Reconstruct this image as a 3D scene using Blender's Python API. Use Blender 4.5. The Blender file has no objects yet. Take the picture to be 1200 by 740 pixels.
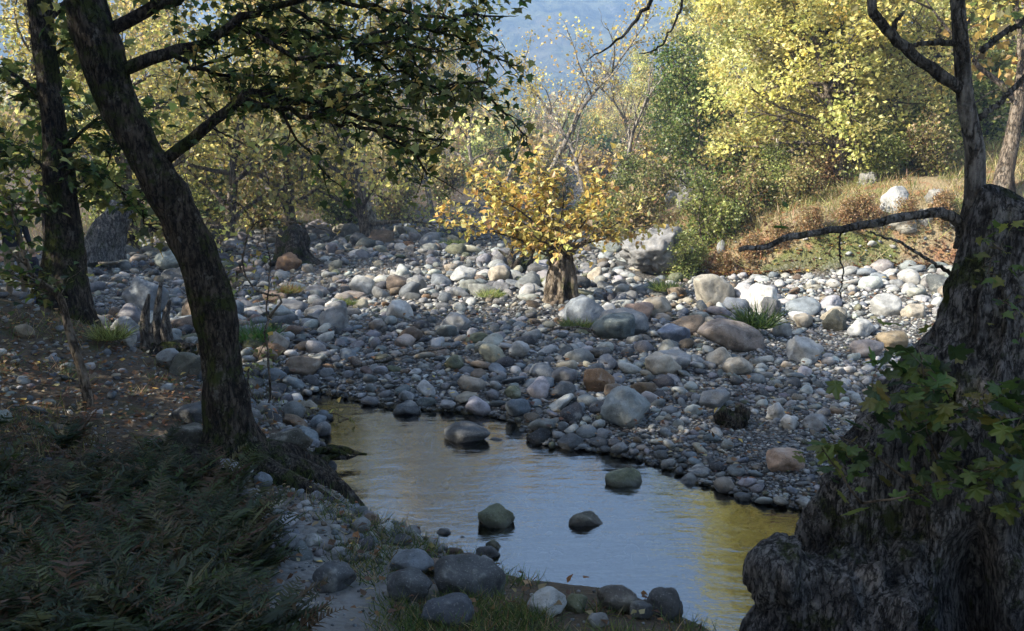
import bpy, math, random
import numpy as np
from mathutils import Vector, noise as mnoise

SC = bpy.context.scene
COL = SC.collection
R = np.random.default_rng(11)

# ------------------------------------------------------------------ camera maths
H_CAM = 2.6
F = 1039.0
PITCH = math.radians(9.8)
CP, SP = math.cos(PITCH), math.sin(PITCH)

def ray(px, py):
    a = (np.asarray(px, float) - 600) / F
    b = -(np.asarray(py, float) - 370) / F
    return a, CP + SP * b, -SP + CP * b          # x, y, z direction

def at_y(px, py, Y):
    """world point seen at a pixel of the photo, Y metres ahead"""
    dx, dy, dz = ray(px, py)
    t = Y / dy
    return np.array([float(dx * t), Y, float(H_CAM + dz * t)])

def on_plane(px, py, z=0.0):
    dx, dy, dz = ray(px, py)
    t = (z - H_CAM) / dz
    return dx * t, dy * t

def to_px(x, y, z):
    zz = z - H_CAM
    d = y * CP - zz * SP
    u = y * SP + zz * CP
    return 600 + F * x / d, 370 - F * u / d

# ------------------------------------------------------------------ numpy noise
def _h(ix, iy, s):
    n = (ix.astype(np.int64) * 374761393 + iy.astype(np.int64) * 668265263 + s * 1442695041) & 0xFFFFFFFF
    n = ((n ^ (n >> 13)) * 1274126177) & 0xFFFFFFFF
    n = n ^ (n >> 16)
    return (n & 0xFFFF) / 65535.0

def vn(x, y, s=0):
    ix, iy = np.floor(x), np.floor(y)
    fx, fy = x - ix, y - iy
    fx = fx * fx * (3 - 2 * fx); fy = fy * fy * (3 - 2 * fy)
    a, b = _h(ix, iy, s), _h(ix + 1, iy, s)
    c, d = _h(ix, iy + 1, s), _h(ix + 1, iy + 1, s)
    return (a * (1 - fx) + b * fx) * (1 - fy) + (c * (1 - fx) + d * fx) * fy

def fbm(x, y, s=0, o=4):
    v, a = 0, .5
    for k in range(o):
        v = v + a * (vn(x, y, s + k) - .5); x = x * 2.03; y = y * 2.03; a *= .5
    return v

def ss(a, b, x):
    t = np.clip((x - a) / (b - a), 0, 1)
    return t * t * (3 - 2 * t)

# ------------------------------------------------------------------ terrain function (water level z = 0)
POOL_PX = [(378, 520), (384, 497), (372, 480), (352, 466), (372, 460), (412, 470), (455, 478), (520, 483), (570, 487),
           (605, 497), (625, 517), (650, 526), (700, 531), (745, 540), (790, 553), (810, 566), (850, 578), (885, 589), (945, 600),
           (1010, 612), (1150, 640), (1500, 660), (1500, 900), (900, 800), (826, 742), (800, 734), (760, 716), (700, 712), (640, 704), (604, 684),
           (585, 670), (540, 657), (505, 652), (478, 645), (455, 632), (430, 608), (405, 580), (388, 560), (378, 540)]
POOL = np.array([[float(v) for v in on_plane(a, b)] for a, b in POOL_PX])

def pool_sdf(x, y):
    x = np.asarray(x, float); y = np.asarray(y, float)
    best = np.full(x.shape, 1e9); inside = np.zeros(x.shape, bool)
    n = len(POOL)
    for i in range(n):
        ax, ay = POOL[i]; bx, by = POOL[(i + 1) % n]
        ex, ey = bx - ax, by - ay
        t = np.clip(((x - ax) * ex + (y - ay) * ey) / (ex * ex + ey * ey), 0, 1)
        best = np.minimum(best, (x - ax - t * ex) ** 2 + (y - ay - t * ey) ** 2)
        c = ((ay > y) != (by > y))
        with np.errstate(divide='ignore', invalid='ignore'):
            xi = ax + (y - ay) / (by - ay if by != ay else 1e-9) * ex
        inside ^= c & (x < xi)
    d = np.sqrt(best)
    return np.where(inside, -d, d)

LB_X = np.array([-60, -14, -6, -4, -2.6, -1.75, -1.2, -.4, .4, 1.2, 2.2, 60])
LB_Y = np.array([20, 12.0, 10.4, 9.6, 8.6, 7.9, 6.9, 5.6, 5.15, 4.7, 3.6, 2.0])
def left_w(x, y):
    return ss(-.1, 1.0, np.interp(x, LB_X, LB_Y) - y)

TOE_Y = np.array([-50, 3, 8, 12, 15.0, 16.8, 17.6, 18.6, 21, 26, 32, 40, 50, 200, 1000])
TOE_X = np.array([26, 22, 17, 13.0, 10.5, 8.6, 4.6, 3.2, 2.9, 3.2, 3.0, 3.2, 6, 20, 60])
def right_d(x, y):
    """metres into the bank on the far side (negative on the river bed)"""
    return (x - np.interp(y, TOE_Y, TOE_X)) * .8

LT_Y = np.array([-50, 10, 16, 22, 27, 32, 37, 42, 60, 1000])
LT_X = np.array([-30, -22, -17, -13.5, -9.5, -5.5, -3.4, -1.6, 2, 2])
def farleft_d(x, y):
    return (np.interp(y, LT_Y, LT_X) - x) * .7

def ground(x, y):
    x = np.asarray(x, float); y = np.asarray(y, float)
    d = pool_sdf(x, y)
    w = left_w(x, y)
    bed = .16 + .011 * np.clip(y - 8, 0, 80) + .34 * fbm(x * .35, y * .35, 3, 3) + .10 * fbm(x * 1.1, y * 1.1, 5, 3)
    bed = bed + .22 * ss(3.5, 7.5, x) * ss(9, 13, y)
    bed = np.where(y > 10, np.maximum(bed, .1 + .3 * (bed - .1)), np.maximum(bed, .09))
    bank = .55 + .26 * np.clip(-x - 2.5, 0, 4) * ss(2, 5, y) + .5 * ss(4.4, 1.0, y) + .16 * fbm(x * .9, y * .9, 9, 4)
    z = bed * (1 - w) + bank * w
    z = z * (1 - np.exp(-np.maximum(d, 0) / (.55 - .2 * w))) + .012
    rd = right_d(x, y)
    k = ss(0, .5, rd)
    z = z + k * (.5 * np.clip(rd, 0, 1.6) + .30 * np.clip(rd - 1.6, 0, 60) + .5 * fbm(x * .5, y * .5, 21, 4))
    ld = farleft_d(x, y)
    k = ss(0, 1.2, ld)
    z = z + k * (.22 * np.clip(ld, 0, 2.5) + .07 * np.clip(ld - 2.5, 0, 100) + .4 * fbm(x * .4, y * .4, 31, 4))
    z = z + .035 * np.clip(y - 44, 0, 150)
    under = -.05 - .30 * (1 - np.exp(np.minimum(d, 0) / .7)) + .08 * fbm(x * 2, y * 2, 41, 3)
    z = np.where(d < 0, np.minimum(under, -.01), z)
    return z

def gz(x, y):
    return float(ground(np.array([x]), np.array([y]))[0])

_GX, _GY, _GS = -42.0, .5, .1
_HM = None
def height(x, y):
    """bilinear look-up of the terrain function"""
    global _HM
    if _HM is None:
        X, Y = np.meshgrid(np.arange(_GX, 42, _GS), np.arange(_GY, 70, _GS))
        _HM = ground(X, Y)
    u = np.clip((x - _GX) / _GS, 0, _HM.shape[1] - 1.001); v = np.clip((y - _GY) / _GS, 0, _HM.shape[0] - 1.001)
    i, j = u.astype(int), v.astype(int); fu, fv = u - i, v - j
    return (_HM[j, i] * (1 - fu) + _HM[j, i + 1] * fu) * (1 - fv) + (_HM[j + 1, i] * (1 - fu) + _HM[j + 1, i + 1] * fu) * fv

def on_ground(px, py):
    """first terrain point along the line of sight of photo pixels"""
    px = np.atleast_1d(np.asarray(px, float)); py = np.atleast_1d(np.asarray(py, float))
    dx, dy, dz = ray(px, py)
    Ys = np.geomspace(1.2, 65, 260)
    best = np.full(px.shape, 65.0); done = np.zeros(px.shape, bool)
    prev = None
    for k, Y in enumerate(Ys):
        t = Y / dy
        g = H_CAM + dz * t - height(dx * t, np.full(px.shape, Y))
        if prev is not None:
            hit = (g <= 0) & ~done
            f = prev / np.where(prev - g == 0, 1, prev - g)
            best = np.where(hit, Ys[k - 1] + (Y - Ys[k - 1]) * np.clip(f, 0, 1), best); done |= hit
        prev = g
    t = best / dy
    x, y = dx * t, best
    return x, y, height(x, y)

def og(px, py):
    x, y, z = on_ground(px, py)
    return float(x[0]), float(y[0]), float(z[0])

# ------------------------------------------------------------------ mesh + object helpers
def mesh(name, V, FA, mat=None, smooth=False, tint=None):
    """FA: list of (m,k) int arrays; faces of one array share a vertex count"""
    if isinstance(FA, np.ndarray): FA = [FA]
    V = np.asarray(V, np.float32)
    me = bpy.data.meshes.new(name)
    me.vertices.add(len(V)); me.vertices.foreach_set('co', V.ravel())
    idx = np.concatenate([f.ravel() for f in FA]).astype(np.int32)
    tot = np.concatenate([np.full(len(f), f.shape[1], np.int32) for f in FA])
    st = np.concatenate([[0], np.cumsum(tot)[:-1]]).astype(np.int32)
    me.loops.add(len(idx)); me.loops.foreach_set('vertex_index', idx)
    me.polygons.add(len(tot)); me.polygons.foreach_set('loop_start', st)
    me.update(calc_edges=True)
    me.polygons.foreach_set('use_smooth', np.full(len(tot), smooth))
    if tint is not None:
        a = me.attributes.new('tint', 'FLOAT_COLOR', 'POINT')
        c = np.ones((len(V), 4), np.float32); c[:, :3] = tint
        a.data.foreach_set('color', c.ravel())
    if mat: me.materials.append(mat)
    return me

def obj(name, me, parent=None, loc=None):
    o = bpy.data.objects.new(name, me); COL.objects.link(o)
    if parent is not None: o.parent = parent
    if loc is not None: o.location = loc
    return o

def tag(o, label, cat, group=None):
    o['label'] = label; o['category'] = cat
    if group: o['group'] = group
    return o

def thing(name, label, cat, loc=(0, 0, 0), group=None):
    return tag(obj(name, None, None, loc), label, cat, group)

class Acc:
    """collects vertices and faces of one mesh"""
    def __init__(s): s.V = []; s.F = {}; s.T = []; s.n = 0
    def add(s, V, F_, t=None):
        V = np.asarray(V, float)
        F_ = np.asarray(F_)
        s.F.setdefault(F_.shape[1], []).append(F_ + s.n)
        s.V.append(V); s.n += len(V)
        if t is not None: s.T.append(np.broadcast_to(t, (len(V), 3)))
    def build(s, name, mat, smooth=True):
        V = np.concatenate(s.V); T = np.concatenate(s.T) if s.T else None
        return mesh(name, V, [np.concatenate(v) for v in s.F.values()], mat, smooth, T)

def smooth_path(P, n):
    """Catmull-Rom through control points"""
    P = np.asarray(P, float)
    Q = np.vstack([2 * P[0] - P[1], P, 2 * P[-1] - P[-2]])
    u = np.linspace(0, len(P) - 1 - 1e-9, n)
    i = u.astype(int); t = (u - i)[:, None]
    a, b, c, d = Q[i], Q[i + 1], Q[i + 2], Q[i + 3]
    return .5 * (2 * b + (c - a) * t + (2 * a - 5 * b + 4 * c - d) * t ** 2 + (3 * b - 3 * c + d - a) * t ** 3)

def tube(acc, P, rad, sides=6, rough=0, seed=0, freq=6.0):
    P = np.asarray(P, float); n = len(P)
    rad = np.broadcast_to(np.asarray(rad, float), (n,))
    T = np.gradient(P, axis=0); T /= np.linalg.norm(T, axis=1)[:, None] + 1e-9
    ref = np.array([0, 0, 1.]) if abs(T[0][2]) < .8 else np.array([0, 1., 0])
    U = np.zeros_like(P); u = np.cross(ref, T[0]); u /= np.linalg.norm(u)
    for i in range(n):
        u = u - T[i] * np.dot(u, T[i]); u /= np.linalg.norm(u) + 1e-9; U[i] = u
    W = np.cross(T, U)
    a = np.linspace(0, 2 * np.pi, sides, endpoint=False)
    rr = np.broadcast_to(rad[:, None], (n, sides)).copy()
    D = U[:, None, :] * np.cos(a)[None, :, None] + W[:, None, :] * np.sin(a)[None, :, None]
    if rough:
        for i in range(n):
            for j in range(sides):
                q = Vector(P[i] + D[i, j] * rad[i])
                q2 = Vector((q.x * freq, q.y * freq, q.z * freq * .45 + seed))
                rr[i, j] *= 1 + rough * (mnoise.noise(q2) + .5 * mnoise.noise(q2 * 2.7))
    V = (P[:, None, :] + D * rr[:, :, None]).reshape(-1, 3)
    i = np.arange(n - 1)[:, None] * sides; j = np.arange(sides)[None, :]; k = (j + 1) % sides
    Fq = np.stack([i + j, i + k, i + sides + k, i + sides + j], -1).reshape(-1, 4)
    base = acc.n
    acc.add(V, Fq)
    acc.V.append(np.array([P[0] - T[0] * rad[0] * .2, P[-1] + T[-1] * rad[-1] * .4])); acc.n += 2
    c0, c1 = base + n * sides, base + n * sides + 1
    jj = np.arange(sides); kk = (jj + 1) % sides
    acc.F.setdefault(3, []).append(np.stack([np.full(sides, c0), base + kk, base + jj], -1))
    acc.F[3].append(np.stack([np.full(sides, c1), base + (n - 1) * sides + jj, base + (n - 1) * sides + kk], -1))

# leaf outlines in (x across, y along), z fold
def _leafshape(kind):
    if kind == 'lobed':
        P = [(0, 0, 0), (.16, .06, .02), (.34, -.02, .0), (.30, .2, .05), (.56, .38, -.02), (.28, .46, .05), (.2, .62, .03), (0, 1.0, -.06),
             (-.2, .62, .03), (-.28, .46, .05), (-.56, .38, -.02), (-.30, .2, .05), (-.34, -.02, .0), (-.16, .06, .02), (0, .38, -.03)]
        n = len(P) - 1
        return np.array(P), np.array([[14, i, (i + 1) % n] for i in range(n)])
    if kind == 'palmate':
        Q = []
        for k in range(37):
            a = math.radians(-150 + 300 * k / 36)
            lobe = max(math.exp(-((math.degrees(a) - m) / w) ** 2) * L for m, w, L in ((0, 27, .52), (54, 24, .46), (-54, 24, .46), (106, 22, .30), (-106, 22, .30)))
            r = .26 + lobe * (1 + .10 * (1 if k % 2 else -1))
            Q.append((r * math.sin(a), .36 + r * math.cos(a), -.22 * r * r + .05 * math.cos(a * 7)))
        Q.append((0, .36, .03)); n = len(Q) - 1
        return np.array(Q), np.array([[n, (i + 1) % n, i] for i in range(n)])
    if kind == 'hex':
        P = [(0, 0, 0), (.42, .3, .1), (.25, .62, .07), (0, 1, -.05), (-.25, .62, .07), (-.42, .3, .1)]
        return np.array(P), np.array([[0, 1, 2, 3], [0, 3, 4, 5]])
    if kind == 'quad':
        P = [(0, 0, 0), (.42, .45, .12), (0, 1, 0), (-.42, .45, .12)]
        return np.array(P), np.array([[0, 1, 2], [0, 2, 3]])
    if kind == 'blade':
        P = [(-.035, 0, 0), (.035, 0, 0), (.02, .6, .1), (0, 1, .3), (-.02, .6, .1)]
        return np.array(P), np.array([[0, 1, 2, 4], [2, 3, 4, 4]])[:1]
    if kind == 'needle':
        P = [(-.11, 0, 0), (.11, 0, 0), (.07, .6, .04), (0, 1, -.05), (-.07, .6, .04)]
        return np.array(P), np.array([[0, 1, 2], [0, 2, 4], [4, 2, 3]])

def leaves(acc, P, size, tint, kind='quad', up=.35, rng=R, dirs=None, droop=0.0):
    """one small leaf at every point"""
    P = np.asarray(P, float); n = len(P)
    if n == 0: return
    S, Fq = _leafshape(kind)
    Y = rng.normal(size=(n, 3)) if dirs is None else np.asarray(dirs, float) + .35 * rng.normal(size=(n, 3))
    Y[:, 2] -= droop
    Y /= np.linalg.norm(Y, axis=1)[:, None] + 1e-9
    N = rng.normal(size=(n, 3)); N[:, 2] += up * 3
    X = np.cross(Y, N); X /= np.linalg.norm(X, axis=1)[:, None] + 1e-9
    N = np.cross(X, Y)
    sz = np.broadcast_to(size, (n,)) * rng.uniform(.5, 1.3, n)
    V = P[:, None, :] + sz[:, None, None] * (S[None, :, 0:1] * X[:, None] + S[None, :, 1:2] * Y[:, None] + S[None, :, 2:3] * N[:, None])
    FF = (np.arange(n)[:, None, None] * len(S) + Fq[None]).reshape(-1, Fq.shape[1])
    T = np.repeat(np.asarray(tint, float), len(S), axis=0)
    acc.add(V.reshape(-1, 3), FF); acc.T.append(T)

def pick(pal, n, rng, jit=.18):
    cs = np.array([c for c, w in pal]); w = np.array([w for c, w in pal], float); w /= w.sum()
    c = cs[rng.choice(len(cs), n, p=w)]
    return np.clip(c * (1 + jit * rng.normal(size=(n, 1))) * (1 + .06 * rng.normal(size=(n, 3))), .004, .95)

YEL, GOLD, PALE = (.66, .59, .17), (.60, .44, .12), (.70, .64, .29)
LIME, OLIVE, GREEN, DKGREEN = (.38, .41, .13), (.17, .18, .045), (.085, .14, .03), (.035, .065, .018)
RUST, TAN = (.26, .125, .05), (.40, .30, .16)

# ------------------------------------------------------------------ materials
class NT:
    def __init__(s, name):
        s.m = bpy.data.materials.new(name); s.m.use_nodes = True
        s.t = s.m.node_tree; s.t.nodes.clear()
        s.out = s.n('ShaderNodeOutputMaterial')
    def n(s, typ, **kw):
        nd = s.t.nodes.new(typ)
        for k, v in kw.items():
            if k.startswith('i_'):
                nd.inputs[k[2:].replace('_', ' ')].default_value = v
            else: setattr(nd, k, v)
        return nd
    def l(s, a, b): s.t.links.new(a, b)
    def noise(s, scale, detail=4, rough=.55, vec=None):
        nd = s.n('ShaderNodeTexNoise'); nd.inputs['Scale'].default_value = scale
        nd.inputs['Detail'].default_value = detail; nd.inputs['Roughness'].default_value = rough
        if vec is not None: s.l(vec, nd.inputs['Vector'])
        return nd.outputs['Fac']
    def ramp(s, fac, stops):
        nd = s.n('ShaderNodeValToRGB'); e = nd.color_ramp.elements
        while len(e) < len(stops): e.new(.5)
        for el, (p, c) in zip(e, stops):
            el.position = p; el.color = (*c, 1) if not isinstance(c, (int, float)) else (c, c, c, 1)
        s.l(fac, nd.inputs['Fac']); return nd.outputs['Color']
    def mix(s, fac, a, b, mode='MIX'):
        nd = s.n('ShaderNodeMix', data_type='RGBA', blend_type=mode)
        for sock, v in ((nd.inputs[0], fac), (nd.inputs[6], a), (nd.inputs[7], b)):
            if hasattr(v, 'node'): s.l(v, sock)
            elif isinstance(v, (int, float)): sock.default_value = v
            else: sock.default_value = (*v, 1)
        return nd.outputs[2]
    def math(s, op, a, b=0.0):
        nd = s.n('ShaderNodeMath', operation=op)
        for sock, v in ((nd.inputs[0], a), (nd.inputs[1], b)):
            if hasattr(v, 'node'): s.l(v, sock)
            else: sock.default_value = v
        return nd.outputs[0]
    def step(s, v, a, b):
        nd = s.n('ShaderNodeMapRange'); s.l(v, nd.inputs[0]); nd.interpolation_type = 'SMOOTHSTEP'
        nd.inputs[1].default_value = a; nd.inputs[2].default_value = b
        return nd.outputs[0]
    def bump(s, h, strength=.5, dist=.02, normal=None):
        nd = s.n('ShaderNodeBump'); nd.inputs['Strength'].default_value = strength; nd.inputs['Distance'].default_value = dist
        s.l(h, nd.inputs['Height'])
        if normal is not None: s.l(normal, nd.inputs['Normal'])
        return nd.outputs[0]
    def principled(s, col, rough=.85, normal=None, spec=.25):
        nd = s.n('ShaderNodeBsdfPrincipled')
        for sock, v in ((nd.inputs['Base Color'], col), (nd.inputs['Roughness'], rough)):
            if hasattr(v, 'node'): s.l(v, sock)
            elif isinstance(v, (int, float)): sock.default_value = v
            else: sock.default_value = (*v, 1)
        nd.inputs['Specular IOR Level'].default_value = spec
        if normal is not None: s.l(normal, nd.inputs['Normal'])
        s.l(nd.outputs[0], s.out.inputs['Surface']); return nd
    def pos(s): return s.n('ShaderNodeNewGeometry').outputs['Position']
    def objco(s): return s.n('ShaderNodeTexCoord').outputs['Object']
    def attr(s, name): return s.n('ShaderNodeAttribute', attribute_name=name).outputs['Color']

def leaf_mat(name, trans=.42):
    t = NT(name); c = t.attr('tint')
    d = t.n('ShaderNodeBsdfDiffuse'); t.l(c, d.inputs[0])
    tr = t.n('ShaderNodeBsdfTranslucent'); t.l(c, tr.inputs[0])
    m = t.n('ShaderNodeMixShader'); m.inputs[0].default_value = trans
    t.l(d.outputs[0], m.inputs[1]); t.l(tr.outputs[0], m.inputs[2])
    g = t.n('ShaderNodeBsdfGlossy'); g.inputs['Roughness'].default_value = .45; g.inputs[0].default_value = (.8, .8, .8, 1)
    m2 = t.n('ShaderNodeMixShader'); m2.inputs[0].default_value = .035
    t.l(m.outputs[0], m2.inputs[1]); t.l(g.outputs[0], m2.inputs[2])
    t.l(m2.outputs[0], t.out.inputs['Surface'])
    return t.m

def stone_mat(name, own):
    """own=True: colour from the object's own colour, else from the tint attribute"""
    t = NT(name); p = t.pos()
    c = t.n('ShaderNodeObjectInfo').outputs['Color'] if own else t.attr('tint')
    f = t.noise(9, 5, .6, p)
    c = t.mix(1.0, c, t.ramp(f, [(.3, .5), (.5, .95), (.72, 1.3)]), 'MULTIPLY')
    sp = t.noise(90, 2, .6, p)
    c = t.mix(t.math('MULTIPLY', t.step(sp, .58, .72), .35), c, (.42, .42, .40))
    c = t.mix(t.math('MULTIPLY', t.step(t.noise(75, 2, .6, p), .60, .70), .5), c, (.05, .05, .05))
    li = t.step(t.noise(4.5, 6, .65, p), .57, .68)
    c = t.mix(t.math('MULTIPLY', li, .35), c, (.40, .39, .34))
    z = t.n('ShaderNodeSeparateXYZ'); t.l(p, z.inputs[0])
    wet = t.math('SUBTRACT', 1.0, t.step(t.math('ADD', z.outputs[2], t.math('MULTIPLY', f, .06)), .055, .10))
    c = t.mix(t.math('MULTIPLY', wet, .6), c, (.035, .034, .03))
    h = t.math('ADD', t.math('MULTIPLY', f, .8), t.math('MULTIPLY', t.noise(38, 4, .7, p), .35))
    r = t.math('SUBTRACT', .88, t.math('MULTIPLY', wet, .5))
    t.principled(c, r, t.bump(h, .8, .025), .25)
    return t.m

def bark_mat(name, dark, light, moss=.35, scale=1.0, mosscol=(.045, .06, .012), lichen=.25):
    t = NT(name); p = t.pos()
    mp = t.n('ShaderNodeMapping'); t.l(p, mp.inputs[0]); mp.inputs['Scale'].default_value = (1, 1, .28)
    fib = t.noise(26 * scale, 6, .65, mp.outputs[0])
    big = t.noise(3.2 * scale, 5, .6, p)
    c = t.mix(t.step(fib, .36, .64), dark, light)
    c = t.mix(t.math('MULTIPLY', t.step(big, .5, .62), .55), c, tuple(.55 * x for x in dark))
    c = t.mix(t.math('MULTIPLY', t.step(t.noise(7 * scale, 5, .7, p), .56, .64), lichen), c, (.34, .34, .31))
    mo = t.step(t.noise(2.1 * scale, 6, .7, p), .62 - .3 * moss, .72 - .3 * moss)
    c = t.mix(t.math('MULTIPLY', mo, .85 if moss else 0.0), c, mosscol)
    mp2 = t.n('ShaderNodeMapping'); t.l(p, mp2.inputs[0]); mp2.inputs['Scale'].default_value = (1, 1, .35)
    ck = t.noise(13 * scale, 5, .6, mp2.outputs[0])
    ck = t.step(t.math('ABSOLUTE', t.math('SUBTRACT', ck, .5)), .0, .045)
    c = t.mix(t.math('MULTIPLY', t.math('SUBTRACT', 1.0, ck), .75), c, tuple(.3 * x for x in dark))
    h = t.math('ADD', fib, t.math('MULTIPLY', t.noise(70 * scale, 4, .7, p), .6))
    h = t.math('ADD', h, t.math('MULTIPLY', big, 1.0))
    h = t.math('ADD', h, t.math('MULTIPLY', ck, .5))
    t.principled(c, .92, t.bump(h, 1.0, .035), .15)
    return t.m

def plain(name, col, rough=.8, var=.3, scale=12):
    t = NT(name); f = t.noise(scale, 4, .6, t.pos())
    t.principled(t.mix(f, tuple(x * (1 - var) for x in col), tuple(min(1, x * (1 + var)) for x in col)), rough, t.bump(f, .3, .01))
    return t.m

M = {}
M['leaf'] = leaf_mat('leaf', .48)
M['stone'] = stone_mat('stone', True)
M['cobble'] = stone_mat('cobble', False)
M['bark_dark'] = bark_mat('bark_dark', (.024, .02, .016), (.12, .10, .08), .45, 1.5)
M['bark_grey'] = bark_mat('bark_grey', (.10, .095, .09), (.32, .31, .30), .22, 1.2, lichen=.45)
M['bark_pale'] = bark_mat('bark_pale', (.16, .13, .10), (.46, .42, .36), 0.0, .6, lichen=.5)
M['bark_brown'] = bark_mat('bark_brown', (.09, .07, .05), (.28, .23, .18), .1, .8)
M['bark_stump'] = bark_mat('bark_stump', (.042, .041, .042), (.24, .235, .238), .25, 1.7, lichen=.4)
M['deadwood'] = bark_mat('deadwood', (.10, .085, .07), (.30, .27, .235), 0.0, 1.5)

def ground_mat():
    t = NT('ground'); p = t.pos()
    zone = t.n('ShaderNodeSeparateColor'); t.l(t.attr('tint'), zone.inputs[0])
    vo = t.n('ShaderNodeTexVoronoi'); vo.inputs['Scale'].default_value = 22; t.l(p, vo.inputs['Vector'])
    vs = t.n('ShaderNodeSeparateColor'); t.l(vo.outputs['Color'], vs.inputs[0])
    grav = t.ramp(vs.outputs[0], [(0, (.10, .098, .094)), (.35, (.21, .21, .205)), (.7, (.30, .295, .28)), (.9, (.22, .165, .12)), (1, (.40, .39, .37))])
    grav = t.mix(t.step(vo.outputs['Distance'], .3, .7), t.mix(.45, grav, (.03, .028, .025)), (.035, .032, .028))
    n1 = t.noise(1.7, 6, .65, p); n2 = t.noise(14, 5, .7, p)
    dirt = t.mix(n2, (.045, .034, .024), (.13, .10, .07))
    dirt = t.mix(t.math('MULTIPLY', t.step(t.noise(46, 3, .7, p), .56, .66), .55), dirt, (.22, .13, .06))
    dirt = t.mix(t.math('MULTIPLY', t.step(n1, .54, .66), .6), dirt, (.05, .06, .018))
    dry = t.mix(n2, (.15, .115, .065), (.32, .26, .16))
    dry = t.mix(t.math('MULTIPLY', t.step(n1, .5, .62), .7), dry, (.24, .10, .05))
    dry = t.mix(t.math('MULTIPLY', t.step(t.noise(.9, 5, .6, p), .52, .62), .8), dry, (.09, .12, .03))
    sand = t.mix(n2, (.15, .145, .135), (.27, .262, .25))
    c = t.mix(zone.outputs[1], grav, dirt)
    c = t.mix(zone.outputs[2], c, dry)
    c = t.mix(t.math('MULTIPLY', zone.outputs[0], t.step(t.math('ADD', n1, t.math('MULTIPLY', n2, .4)), .42, .60)), c, sand)
    z = t.n('ShaderNodeSeparateXYZ'); t.l(p, z.inputs[0])
    wet = t.math('SUBTRACT', 1.0, t.step(z.outputs[2], -.01, .05))
    c = t.mix(wet, c, t.mix(n2, (.05, .042, .02), (.12, .10, .055)))
    h = t.math('ADD', t.math('MULTIPLY', vo.outputs['Distance'], -1.0), n2)
    t.principled(c, .92, t.bump(h, .7, .03), .2)
    return t.m

def water_mat():
    t = NT('water'); p = t.pos()
    mp = t.n('ShaderNodeMapping'); t.l(p, mp.inputs[0]); mp.inputs['Scale'].default_value = (1.0, 2.6, 1)
    h1 = t.noise(2.2, 3, .5, mp.outputs[0]); h2 = t.noise(9, 3, .55, mp.outputs[0])
    h = t.math('ADD', h1, t.math('MULTIPLY', h2, .35))
    nm = t.bump(h, .25, .03)
    gl = t.n('ShaderNodeBsdfGlossy'); gl.inputs['Roughness'].default_value = .03; t.l(nm, gl.inputs['Normal'])
    gl.inputs[0].default_value = (1, 1, 1, 1)
    tr = t.n('ShaderNodeBsdfTransparent'); tr.inputs[0].default_value = (.62, .64, .50, 1)
    fr = t.n('ShaderNodeFresnel'); fr.inputs['IOR'].default_value = 3.0; t.l(nm, fr.inputs['Normal'])
    m = t.n('ShaderNodeMixShader'); t.l(fr.outputs[0], m.inputs[0]); t.l(tr.outputs[0], m.inputs[1]); t.l(gl.outputs[0], m.inputs[2])
    t.l(m.outputs[0], t.out.inputs['Surface'])
    return t.m

def mountain_mat():
    t = NT('mountain'); p = t.pos()
    n1 = t.noise(.012, 5, .6, p); n2 = t.noise(.075, 6, .75, p)
    c = t.mix(t.step(n2, .35, .65), (.010, .018, .008), (.17, .18, .09))
    c = t.mix(t.math('MULTIPLY', t.step(n1, .52, .62), .6), c, (.16, .14, .10))
    c = t.mix(t.math('MULTIPLY', t.step(t.noise(.05, 6, .7, p), .58, .66), .6), c, (.22, .21, .19))
    t.principled(c, .95, t.bump(n2, 1.0, 6.0), .05)
    return t.m

# ------------------------------------------------------------------ setting
def axis(lo, hi, n, a):
    u = np.linspace(math.asinh(lo / a), math.asinh(hi / a), n)
    return a * np.sinh(u)

def build_ground():
    xs = axis(-900, 900, 420, 5.0)
    ys = 8 + axis(-60, 900, 460, 6.0)
    X, Y = np.meshgrid(xs, ys)
    Z = np.zeros_like(X)
    for i in range(len(ys)):
        Z[i] = ground(X[i], Y[i])
    far = np.hypot(X, Y)
    Z = np.minimum(Z, 60)
    V = np.stack([X, Y, Z], -1).reshape(-1, 3)
    n, m = X.shape
    i = np.arange(n - 1)[:, None] * m; j = np.arange(m - 1)[None, :]
    Fq = np.stack([i + j, i + j + 1, i + m + j + 1, i + m + j], -1).reshape(-1, 4)
    w = left_w(X, Y); rd = right_d(X, Y); ld = farleft_d(X, Y)
    k = ss(-.3, .6, rd)
    dry = k * ss(16, 5, rd)
    dirt = np.clip(w * ss(-.2, .8, pool_sdf(X, Y)) + ss(.0, 1.5, ld) + ss(5.0, 14, rd) * .7, 0, 1)
    sand = w * ss(1.2, .3, np.hypot((X + .95 - .12 * (Y - 4)) / .8, (Y - 4.6) / 2.4))
    T = np.stack([sand, dirt, dry], -1).reshape(-1, 3)
    g = obj('ground', mesh('ground', V, Fq, ground_mat(), True, T)); g['kind'] = 'structure'

def build_water():
    xs = np.arange(-3.6, 9.0, .08); ys = np.arange(1.5, 11, .08)
    X, Y = np.meshgrid(xs, ys)
    D = pool_sdf(X, Y)
    n, m = X.shape
    i = np.arange(n - 1)[:, None] * m; j = np.arange(m - 1)[None, :]
    Fq = np.stack([i + j, i + j + 1, i + m + j + 1, i + m + j], -1).reshape(-1, 4)
    ok = (D.ravel()[Fq].min(1) < .22)
    Fq = Fq[ok]
    used, inv = np.unique(Fq, return_inverse=True)
    V = np.stack([X, Y, np.zeros_like(X)], -1).reshape(-1, 3)[used]
    w = obj('water', mesh('water', V, inv.reshape(-1, 4), water_mat(), True)); w['kind'] = 'structure'

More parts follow.
